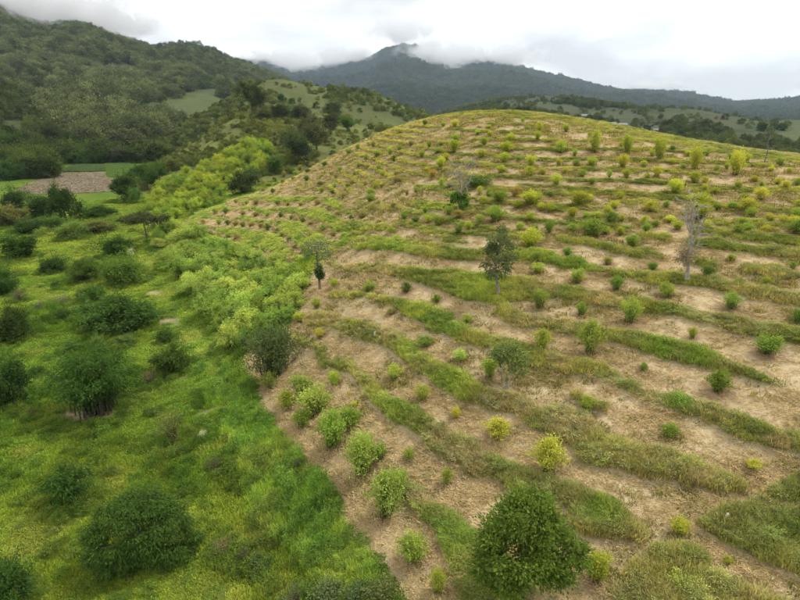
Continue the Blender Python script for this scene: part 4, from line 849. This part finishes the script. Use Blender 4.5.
nb = fbm(gx, gy, 14, 4, 91); nm_ = fbm(gx, gy, 3.0, 3, 92); nf_ = gs.random(N)
def lerp(a, b, t): return np.asarray(a)[None] * (1 - t[:, None]) + np.asarray(b)[None] * t[:, None]
def sub(msk): return np.nonzero(msk & inb)[0]
# meadow
k = sub((hl < 0.5) & (gcv['dry'] + 0.5 * rag < 0.4) & (gs.random(N) < 0.55))
k = k[gs.random(len(k)) < np.where(gcv['r'][k] > 130, 0.6, 1.0)]
c = lerp((0.112, 0.178, 0.026), (0.172, 0.222, 0.034), sstep(0.35, 0.65, nb[k]))
c = c * (1 - 0.8 * gcv['lane'][k][:, None]) + lerp((0.120, 0.192, 0.034), (0.205, 0.265, 0.052), sstep(0.35, 0.65, nm_[k])) * 0.8 * gcv['lane'][k][:, None]
dd = sstep(0.60, 0.72, nm_[k] + 0.15 * (nf_[k] - 0.5)); c = c * (1 - 0.4 * dd[:, None]) + np.array((0.26, 0.25, 0.07)) * 0.4 * dd[:, None]
c = c * gs.uniform(0.8, 1.2, (len(k), 1))
vv = fbm(gx[k], gy[k], 2.0, 3, 96); c = c * (0.82 + 0.36 * sstep(0.3, 0.7, vv))[:, None]; yv = 0.5 * sstep(0.5, 0.7, fbm(gx[k], gy[k], 5.0, 3, 97)) * gcv['lane'][k]; c = c * (1 - yv[:, None]) + np.array((0.22, 0.24, 0.05)) * yv[:, None]
bank = (gcv['lane'][k] > 0.35) & (gcv['py'][k] > 395)
rough = sstep(0.5, 0.68, fbm(gx[k], gy[k], 7, 3, 95))
s0 = gs.uniform(0.7, 1.2, len(k)) * (0.75 + gcv['r'][k] / 110)
sc3 = np.stack([s0, s0, s0 * (0.30 + 0.8 * rough + 0.3 * bank + 0.5 * sstep(0.55, 0.7, vv)) / (0.8 + gcv['r'][k] / 200)], -1)
wh = np.where(bank & (gs.random(len(k)) < 0.35), 3 + gs.integers(0, 3, len(k)), gs.integers(0, 3, len(k))); c = c * (1 + 0.38 * bank[:, None])
wd_ = gs.random(len(k)) < np.where(bank, 0.06, 0.02) * (0.5 + rough); wh = np.where(wd_, 9 + gs.integers(0, 3, len(k)), wh); c = np.where(wd_[:, None], c * [0.55, 0.65, 0.8], c)
scatter('meadow_grass', np.stack([gx, gy, gz], -1)[k], gs.uniform(0, 6.28, len(k)), sc3, wh, c, TUFTS, 'short green meadow grass covering the valley floor', 'grass')
# grass strips of the planted hill
gr = gr + (0.8 - 0.45 * gcv['up']) * (fbm(gx, gy, 3.6, 3, 93) - 0.5) * (gcv['grass'] > 0.02); edge = sstep(0.5, 1.0, gr); isg = gs.random(N) < edge
k = sub((hl >= 0.5) & isg & (gs.random(N) < 0.85))
dz = np.clip(gcv['dz'][k] * 1.1, 0, 1) * sstep(0.25, 0.5, nm_[k] + 0.2); bz = np.clip(np.maximum(gcv['bz'][k] * 1.2, gcv['fl'][k]), 0, 1)
c = lerp((0.140, 0.162, 0.048), (0.235, 0.235, 0.080), sstep(0.35, 0.65, nm_[k]))
c = c * (1 - bz[:, None]) + lerp((0.140, 0.195, 0.042), (0.225, 0.258, 0.065), sstep(0.35, 0.65, nm_[k])) * bz[:, None]
dn = sstep(0.50, 0.64, nb[k]) * 0.55 * (1 - bz); dz = np.maximum(dz, dn)
dz = dz * (nf_[k] < 0.85)
c = c * (1 - dz[:, None]) + lerp((0.20, 0.175, 0.10), (0.34, 0.29, 0.18), gs.random(len(k))) * dz[:, None]
ul = gcv['ul'][k] * 0.7; c = c * (1 - ul[:, None]) + lerp((0.22, 0.235, 0.05), (0.33, 0.29, 0.09), gs.random(len(k))) * ul[:, None]
c = c * gs.uniform(0.72, 1.2, (len(k), 1))
s0 = gs.uniform(0.65, 1.15, len(k)) * (0.8 + gcv['r'][k] / 260)
big = ((gcv['py'][k] > 470) & (gcv['px'][k] > 570)) * 0.25
sc3 = np.stack([s0 * 1.1, s0 * 1.1, s0 * (0.30 + 0.62 * nm_[k] + big) * (1 - 0.5 * np.maximum(gcv['up'], gcv['fl'])[k]) * (0.45 + 0.55 * edge[k])], -1)
wh = 3 + gs.integers(0, 3, len(k)); wd_ = gs.random(len(k)) < 0.03; wh = np.where(wd_, 9 + gs.integers(0, 3, len(k)), wh); c = np.where(wd_[:, None], c * [0.75, 0.85, 0.8], c)
scatter('terrace_grass', np.stack([gx, gy, gz], -1)[k], gs.uniform(0, 6.28, len(k)), sc3, wh, c, TUFTS, 'tall green and straw-coloured grass growing in strips along the contour terraces', 'grass', 0.12, 2.15)
# cut straw and weeds on the bare strips
k = sub((hl >= 0.5) & ~isg & (gs.random(N) < 0.30 + 0.55 * (fbm(gx, gy, 2.2, 3, 94) > 0.52)))
c = lerp((0.44, 0.35, 0.21), (0.68, 0.575, 0.385), gs.random(len(k)))
wd_ = gs.random(len(k)) < 0.05 + 0.30 * sstep(0.50, 0.66, nm_[k]) + 0.06 * gcv['up'][k]; c = np.where(wd_[:, None], lerp((0.20, 0.22, 0.06), (0.38, 0.34, 0.14), gs.random(len(k))), c)
s0 = gs.uniform(0.4, 1.2, len(k)) * (0.8 + gcv['r'][k] / 150)
scatter('cut_straw', np.stack([gx, gy, gz], -1)[k], gs.uniform(0, 6.28, len(k)), np.stack([s0, s0, s0 * gs.uniform(0.5, 1.6, len(k))], -1), np.where(wd_ & (gs.random(len(k)) < 0.5), gs.integers(0, 3, len(k)), 6 + gs.integers(0, 3, len(k))), c, TUFTS, 'cut straw and small weeds lying on the bare planted strips', 'straw', 0.12, 1.0)

# weeds crowding the feet of the valley shrubs
UG = []
for o_, (nm_p, _, _, w_p, *_r) in zip(VP, VAL):
    if w_p < 10 or o_.location.length > 190: continue
    n_ = int(10 + 8 * o_.scale[0]); a_ = gs.uniform(0, 6.28, n_); q_ = o_.scale[0] * gs.uniform(0.30, 0.60, n_)
    UG.append(np.stack([o_.location[0] + np.cos(a_) * q_, o_.location[1] + np.sin(a_) * q_, gs.uniform(0.5, 1.2, n_)], -1))
UG = np.concatenate(UG); uz, _, ucv = surf(UG[:, 0], UG[:, 1]); ok = ucv['hill'] < 0.5; UG, uz = UG[ok], uz[ok]; n_ = len(UG)
scatter('undergrowth', np.stack([UG[:, 0], UG[:, 1], uz], -1), gs.uniform(0, 6.28, n_), np.stack([UG[:, 2]] * 2 + [UG[:, 2] * gs.uniform(0.6, 1.3, n_)], -1), np.where(gs.random(n_) < 0.6, 9 + gs.integers(0, 3, n_), 3 + gs.integers(0, 3, n_)),
        lerp((0.06, 0.11, 0.022), (0.14, 0.19, 0.04), gs.random(n_)), TUFTS, 'weeds and tall grass crowding the feet of the valley shrubs', 'weeds')
# far woods
HOUSE_AT = [  # x, base y, width, wall, roof, turn, label
    (49, 155, 9, 'c', 't', 0.4, 'small farmhouse with red tiled roof among the valley trees'),
    (111, 150, 12, 'w', 'w', 0.1, 'long low white shed beyond the green crop plot', 0.8), (124, 147, 7, 'w', 's', -0.3, 'small white shed right of the long white shed'),
    (15, 79, 6, 'c', 's', 0.2, 'farmhouse at the left end of the mountain pasture'), (26, 80, 7, 'w', 's', 0.0, 'pale farmhouse on the mountain pasture at the left'),
    (612, 127, 7, 'w', 's', 0.2, 'white farmhouse beyond the crest, left of a pair'), (622, 128, 8, 'w', 's', -0.1, 'white farmhouse beyond the crest, right of a pair'), (584, 118, 6, 'w', 's', 0.1, 'lone white farmhouse far beyond the hilltop'),
    (655, 133, 4, 'c', 's', 0.1, 'tiny farmhouse just above the crest right of the white pair')]
def clear_of_houses(px, py):
    m = np.ones(px.shape, bool)
    for h_ in HOUSE_AT: m &= ~((np.abs(px - h_[0]) < h_[2] * 0.8 + 2) & (py - h_[1] > -3) & (py - h_[1] < 5))
    return m
FT = proto_collection('wood_tree', [clump_crown(G(600 + i), 30, 1200, 0.085, cz=0.45, rz=0.5, rx=0.5, spread=0.18, m=LEAFI, low=-0.8, aspect=0.6) for i in range(4)])
FL = proto_collection('wood_canopy', [clump_crown(G(620 + i), 18, 260, 0.20, cz=0.40, rz=0.5, rx=0.5, spread=0.2, m=LEAFI, low=-0.6, aspect=0.75) for i in range(4)])
def wood(name, cls_id, n, rmin, rmax, size, ca, cb, coll, label, keep, power=1.0, azr=(-46, 46), gain=1.5):
    a = gs.uniform(R(azr[0]), R(azr[1]), n); r = rmin + (rmax - rmin) * gs.random(n) ** power
    x, y = r * np.sin(a), r * np.cos(a); z, c_ = height(x, y, True); px, py, d = project(x, y, z)
    ok = (c_ == cls_id) & keep(x, y, z, px, py, r) & clear_of_houses(px, py)
    x, y, z = x[ok], y[ok], z[ok]; n = len(x)
    if n == 0: return
    t = np.clip(fbm(x, y, size[1] * 14, 3, 66) * 1.6 - 0.3 + 0.25 * gs.normal(size=n), 0, 1)
    c = lerp(ca, cb, t) * gs.uniform(0.55, 1.4, (n, 1)); s = gs.uniform(size[0], size[1], n)
    scatter(name, np.stack([x, y, z - 0.3], -1), gs.uniform(0, 6.28, n), np.stack([s, s, s * gs.uniform(0.7, 1.15, n)], -1), gs.integers(0, 4, n), c, coll, label, 'woods', 0.05, gain)
def off_patch(lst, soft=0.0):
    def f(x, y, z, px, py, r):
        m = np.ones(x.shape, bool)
        for a, b, rx, ry in lst: m &= (np.hypot((px - a) / rx, (py - b - 3) / (ry + 5)) + 0.9 * (fbm(x, y, 60, 3, 33) - 0.5) > 1.0) | (gs.random(x.shape) < 0.08)
        return m
    return f
PL = [(48, 84, 40, 8), (45, 97, 22, 6), (85, 80, 20, 5), (175, 100, 30, 5), (200, 118, 30, 9), (150, 112, 16, 4), (95, 112, 14, 4), (120, 70, 26, 4), (205, 84, 24, 4), (230, 96, 20, 8)]
PR = [(530, 103, 30, 6), (600, 117, 40, 7), (690, 117, 40, 7), (640, 128, 30, 6), (745, 122, 30, 6), (770, 140, 40, 8), (560, 110, 20, 5)]
wood('mountain_forest', 3, 62000, 335, 1300, (6, 15), (0.042, 0.064, 0.040), (0.115, 0.135, 0.070), FT, 'dark green forest covering the left mountain', lambda x, y, z, px, py, r: off_patch(PL)(x, y, z, px, py, r) & (fbm(x, y, 150, 4, 15) + 0.22 * sstep(700, 1150, r) > 0.46 + 0.07 * gs.normal(size=x.shape)), 1.2, (-46, 2))
wood('valley_woods', 0, 9000, 225, 420, (4, 10), (0.022, 0.042, 0.014), (0.06, 0.085, 0.026), FT, 'dark woods on the valley floor behind the fields', lambda x, y, z, px, py, r: (px < 175) & ((py < 163) | ((px < 52) & (py < 178) & (r > 215))), 1.0, (-46, -10))
wood('left_spur_woods', 7, 9000, 300, 620, (3.5, 10), (0.024, 0.042, 0.018), (0.07, 0.088, 0.034), FT, 'dark woods on the spur at the left edge', lambda x, y, z, px, py, r: np.hypot((px - 14) / 24, (py - 130) / 13) > 1.0 - 0.3 * gs.random(x.shape), 1.0, (-46, -15))
wood('pasture_scrub', 2, 15000, 290, 600, (1.2, 4.5), (0.060, 0.085, 0.030), (0.12, 0.145, 0.048), FT, 'scattered scrub on the terraced pasture hill', lambda x, y, z, px, py, r: (fbm(x, y, 40, 3, 12) + 0.25 * sstep(290, 220, px) > 0.54) | (gs.random(x.shape) < 0.20))
wood('spur_scrub', 1, 14000, 165, 330, (0.8, 3.0), (0.070, 0.095, 0.030), (0.155, 0.175, 0.05), FT, 'low scrub covering the green spur', lambda x, y, z, px, py, r: (fbm(x, y, 26, 3, 13) > 0.52) | (gs.random(x.shape) < 0.25))
wood('meadow_hill_woods', 4, 42000, 262, 1300, (2.5, 7), (0.040, 0.060, 0.028), (0.085, 0.105, 0.045), FT, 'hedges and woods on the meadow hills at the right', lambda x, y, z, px, py, r: off_patch(PR)(x, y, z, px, py, r) & ((fbm(x, y, 80, 4, 14) > 0.50 + 0.03 * gs.normal(size=x.shape)) | (gs.random(x.shape) < 0.10)), 1.2, (0, 46))
wood('cloud_forest_canopy', 5, 90000, 1400, 4700, (14, 34), (0.016, 0.026, 0.014), (0.040, 0.050, 0.024), FL, 'dense forest canopy on the far cloud-capped mountain', lambda x, y, z, px, py, r: py < 135, 1.1)
wood('far_ridge_canopy', 6, 50000, 1800, 5500, (14, 34), (0.015, 0.023, 0.014), (0.034, 0.042, 0.022), FL, 'dense forest canopy on the farthest ridge at the right', lambda x, y, z, px, py, r: py < 140, 1.1, (5, 46))
#END_SCATTER

# ------------------------------------------------------------------ fields, houses, stakes
def draped(name, poly, step, lift, m, label):
    p = np.array(poly, float); xs = np.arange(p[:, 0].min(), p[:, 0].max() + step, step); ys = np.arange(p[:, 1].min(), p[:, 1].max() + step * 0.35, step * 0.35)
    GX_, GY_2 = np.meshgrid(xs, ys); W = hit(GX_.ravel(), GY_2.ravel()); zz = surf(W[:, 0], W[:, 1])[0]
    W[:, 2] = zz + lift; ix = np.arange(GX_.size).reshape(GX_.shape)
    q = np.stack([ix[:-1, :-1], ix[1:, :-1], ix[1:, 1:], ix[:-1, 1:]], -1).reshape(-1, 4)
    cx, cy = GX_.ravel()[q].mean(1), GY_2.ravel()[q].mean(1)
    q = q[[in_poly(poly, a, b) for a, b in zip(cx, cy)]]
    o = link(name, new_mesh(name, W, q, True), None, m); tag(o, label, None, None, 'structure'); return W
def field_mat(name, a, b, c, ang, sp):
    m, t = mat(name); P = wpos(t); mpn = NN(t, 'ShaderNodeMapping'); mpn.inputs['Rotation'].default_value = (0, 0, ang); t.links.new(P, mpn.inputs['Vector'])
    wv = NN(t, 'ShaderNodeTexWave', inp={'Scale': sp, 'Distortion': 1.5, 'Detail': 2.0}); t.links.new(mpn.outputs[0], wv.inputs['Vector'])
    n = noise(t, 0.12, 4, 0.6, P); cc = mixc(t, wv.outputs['Fac'], a, b); cc = mixc(t, ramp(t, n, (0.4, 0.0), (0.65, 0.8)), cc, c)
    finish(t, cc, 0.95, (wv.outputs['Fac'], 0.6, 0.3), 0.1); return m
BF = [(10, 194), (30, 183), (60, 173), (104, 172), (106, 178), (122, 180), (118, 191), (90, 193), (60, 194)]
draped('brown_field', BF, 1.5, 0.12, field_mat('ploughed_soil', (0.17, 0.137, 0.090), (0.22, 0.178, 0.120), (0.24, 0.205, 0.145), 0.5, 0.35), 'brown stubble field in the valley at the left')
CF1 = [(58, 172), (76, 165), (103, 165), (106, 171), (98, 172)]; CF2 = [(105, 164), (130, 163), (136, 172), (122, 178), (108, 177)]
W1 = draped('crop_plot', CF1, 1.5, 0.12, field_mat('crop_soil', (0.09, 0.14, 0.06), (0.15, 0.21, 0.09), (0.12, 0.18, 0.08), 0.9, 0.3), 'dark green crop plot behind the brown field')
W2 = draped('crop_plot', CF2, 1.5, 0.12, field_mat('crop_rows', (0.11, 0.18, 0.06), (0.17, 0.25, 0.09), (0.14, 0.21, 0.07), 0.2, 0.3), 'bright green crop plot right of the brown field')
for nm, poly, n, ca, cb, lab, hs in (('stubble', BF, 2600, (0.13, 0.105, 0.065), (0.19, 0.155, 0.10), 'dry stubble standing on the brown field', 0.5), ('crop_leaves', CF1 , 2200, (0.075, 0.125, 0.055), (0.13, 0.19, 0.085), 'leafy crop of the plot behind the brown field', 1.1), ('crop_leaves', CF2, 2200, (0.09, 0.16, 0.05), (0.15, 0.23, 0.075), 'leafy crop of the bright plot right of the brown field', 0.9)):
    p = np.array(poly, float); X = gs.uniform(p[:, 0].min(), p[:, 0].max(), n * 2); Y = gs.uniform(p[:, 1].min(), p[:, 1].max(), n * 2)
    ok = np.array([in_poly(poly, a, b) for a, b in zip(X, Y)]); W = hit(X[ok], Y[ok]); n = len(W)
    s0 = gs.uniform(0.8, 1.3, n) * hs; scatter(nm, W, gs.uniform(0, 6, n), np.stack([s0 * 1.3, s0 * 1.3, s0], -1), 3 + gs.integers(0, 3, n), lerp(ca, cb, gs.random(n)), TUFTS, lab, 'crop' if 'crop' in nm else 'stubble', 0.1, 1.4)
def plain(name, c, rough=0.8, sc_n=1.5):
    m, t = mat(name); n = noise(t, sc_n, 4, 0.6, wpos(t)); finish(t, mixc(t, ramp(t, n, (0.3, 0.0), (0.7, 1.0)), tuple(v * 0.75 for v in c), c), rough); return m
WHITE, CREAM, TILE, TIN, WOOD, DARKW = plain('whitewash', (0.36, 0.35, 0.33)), plain('cream_plaster', (0.5, 0.44, 0.34)), plain('clay_tile', (0.36, 0.13, 0.07)), plain('tin_sheet', (0.26, 0.27, 0.27), 0.6), plain('old_wood', (0.62, 0.58, 0.52), 0.9, 8), plain('dark_opening', (0.05, 0.045, 0.04))
def boxm(name, x0, x1, y0, y1, z0, z1, m):
    V = [(x, y, z) for z in (z0, z1) for (x, y) in ((x0, y0), (x1, y0), (x1, y1), (x0, y1))]
    me = new_mesh(name, V, [(3, 2, 1, 0), (4, 5, 6, 7), (0, 1, 5, 4), (1, 2, 6, 5), (2, 3, 7, 6), (3, 0, 4, 7)], False); me.materials.append(m); return me
def child(name, me, par):
    o = bpy.data.objects.new(name, me); col.objects.link(o); o.parent = par; return o
def house(px, by, wpx, wall, roof, rz, label, low=1.0):
    p = hit(px, by, 230)[0]; d = project(*p)[2]; w = wpx * d / F; dp = w * 0.62; hh = max(2.3, w * 0.36) * low
    z = float(surf(p[:1], p[1:2])[0][0]); o = emp('farm_house', (p[0], p[1], z - 0.3), rz)
    child('wall', boxm('wall', -w / 2, w / 2, -dp / 2, dp / 2, 0, hh, wall), o)
    e = 0.45; t = 0.15; rh = dp * 0.34
    V = [(sx * (w / 2 + e), y, zz) for sx in (-1, 1) for (y, zz) in ((-dp / 2 - e, hh - 0.15), (0, hh + rh), (dp / 2 + e, hh - 0.15), (dp / 2 + e, hh - 0.15 + t), (0, hh + rh + t), (-dp / 2 - e, hh - 0.15 + t))]
    me = new_mesh('roof', V, [(0, 6, 7, 1), (1, 7, 8, 2), (2, 8, 9, 3), (3, 9, 10, 4), (4, 10, 11, 5), (5, 11, 6, 0)], False); me.materials.append(roof); child('roof', me, o)
    gb = new_mesh('gable', [(sx * (w / 2 - 0.05), y, zz) for sx in (-1, 1) for (y, zz) in ((-dp / 2, hh), (dp / 2, hh), (0, hh + rh))], [(0, 2, 1), (3, 4, 5)], False); gb.materials.append(wall); child('gable', gb, o)
    child('door', boxm('door', -0.45, 0.45, -dp / 2 - 0.04, -dp / 2 + 0.02, 0.3, min(2.2, hh - 0.2), DARKW), o)
    for sx in (-1, 1):
        wn = child('window', boxm('window', sx * w * 0.3 - 0.5, sx * w * 0.3 + 0.5, -dp / 2 - 0.04, -dp / 2 + 0.02, 1.0, min(2.0, hh - 0.25), DARKW), o)
        child('frame', boxm('frame', sx * w * 0.3 - 0.6, sx * w * 0.3 + 0.6, -dp / 2 - 0.08, -dp / 2 + 0.01, 0.88, 0.99, WOOD), wn)
    tag(o, label, 'house'); return o
for h_ in HOUSE_AT: house(*h_[:3], {'w': WHITE, 'c': CREAM}[h_[3]], {'t': TILE, 's': TIN, 'w': WHITE}[h_[4]], *h_[5:])
for (px, by, hp_, lab) in [(374, 341, 8, 'short white stump stake in the grass strip below the mid slope rows'), (274, 268, 8, 'white stake at the lower left end of the rows by the bamboo'), (797, 477, 13, 'white leaning stake at the right edge'), (724, 524, 9, 'thin white stake at the tip of the lower right grass patch')]:
    p = hit(px, by)[0]; z = float(surf(p[:1], p[1:2])[0][0]); d = project(*p)[2]; H_ = hp_ * d / F
    me = tubes('stake', [([(0, 0, -0.1), (0.01, 0, H_ * 0.5), (0.03, 0.01, H_ * 0.97), (0.032, 0.01, H_)], [0.07, 0.062, 0.055, 0.02])], WOOD, 6)
    o = bpy.data.objects.new('wooden_stake', me); col.objects.link(o); o.location = (p[0], p[1], z); o.rotation_euler = (0.06, 0.08, 0); tag(o, lab, 'stake')

# ------------------------------------------------------------------ low cloud on the mountain tops, and the haze
def cloud_material(name, dens, scale):
    m, t = mat(name); tcn = NN(t, 'ShaderNodeTexCoord'); ln = NN(t, 'ShaderNodeVectorMath', operation='LENGTH'); t.links.new(tcn.outputs['Object'], ln.inputs[0])
    n = noise(t, scale, 4, 0.6, wpos(t), 0.5)
    a = math_(t, 'SUBTRACT', 1.0, ln.outputs['Value']); a = math_(t, 'MULTIPLY', a, 1.3); b = math_(t, 'MULTIPLY', math_(t, 'SUBTRACT', n, 0.54), 5.0)
    v = NN(t, 'ShaderNodeMath', operation='ADD', use_clamp=True); t.links.new(a, v.inputs[0]); t.links.new(b, v.inputs[1])
    edge = NN(t, 'ShaderNodeMapRange'); edge.inputs['From Min'].default_value = 1.0; edge.inputs['From Max'].default_value = 0.6; t.links.new(ln.outputs['Value'], edge.inputs['Value'])
    dn = math_(t, 'MULTIPLY', math_(t, 'MULTIPLY', v.outputs[0], edge.outputs['Result']), dens)
    pv = NN(t, 'ShaderNodeVolumePrincipled'); pv.inputs['Color'].default_value = (0.99, 0.99, 0.995, 1); pv.inputs['Anisotropy'].default_value = 0.65
    t.links.new(dn, pv.inputs['Density']); o = NN(t, 'ShaderNodeOutputMaterial'); t.links.new(pv.outputs[0], o.inputs['Volume']); return m
MN, MF = cloud_material('near_mist', 0.055, 0.028), cloud_material('far_cloud', 0.022, 0.008)
import bmesh
_bm = bmesh.new(); bmesh.ops.create_icosphere(_bm, subdivisions=3, radius=1.0); 
def mist(px, py, r, rx, ry, rz, m, label):
    d = ray(px, py); hy = math.hypot(d[0], d[1]); p = d / hy * r
    me = bpy.data.meshes.new('mist_bank'); _bm.to_mesh(me); me.materials.append(m)
    o = bpy.data.objects.new('mist_bank', me); col.objects.link(o); o.location = p; o.scale = (rx, ry, rz); o.rotation_euler = (0, 0, -math.atan2(d[0], d[1])); tag(o, label, 'cloud', None, 'stuff')
mist(-10, 4, 1060, 240, 110, 70, MN, 'low white cloud hiding the summit at the upper left corner')
mist(66, 20, 1090, 130, 80, 40, MN, 'thin low cloud over the left mountain crest')
mist(115, 24, 1150, 90, 70, 24, MN, 'cloud wisp right of the left mountain crest')
mist(446, 64, 4050, 430, 300, 200, MF, 'white cloud bank hanging on the right flank of the far peak')
mist(400, 30, 4250, 330, 250, 110, MF, 'cloud veiling the tip of the far peak')
mist(510, 56, 4100, 330, 250, 85, MF, 'thin cloud along the ridge right of the far peak')
mist(285, 66, 4200, 460, 280, 120, MF, 'cloud bank on the low ridge left of the far peak')
mist(345, 55, 4250, 260, 220, 75, MF, 'cloud wisp on the ridge between the left mountain and the far peak')
mist(650, 88, 4850, 330, 250, 70, MF, 'thin cloud on the farthest ridge at the right')
hz, t = mat('haze_air'); pv = NN(t, 'ShaderNodeVolumePrincipled'); pv.inputs['Color'].default_value = (0.66, 0.82, 0.98, 1); pv.inputs['Density'].default_value = 8.5e-5; pv.inputs['Anisotropy'].default_value = 0.2
t.links.new(pv.outputs[0], NN(t, 'ShaderNodeOutputMaterial').inputs['Volume'])
zb = float(allV[:, 2].min()) - 1.5
hz_o = link('haze', boxm('haze', -6000, 6000, -6000, 6000, zb, float(allV[:, 2].max()) + 200, hz)); tag(hz_o, 'thin bluish haze filling the air', 'haze', None, 'stuff')
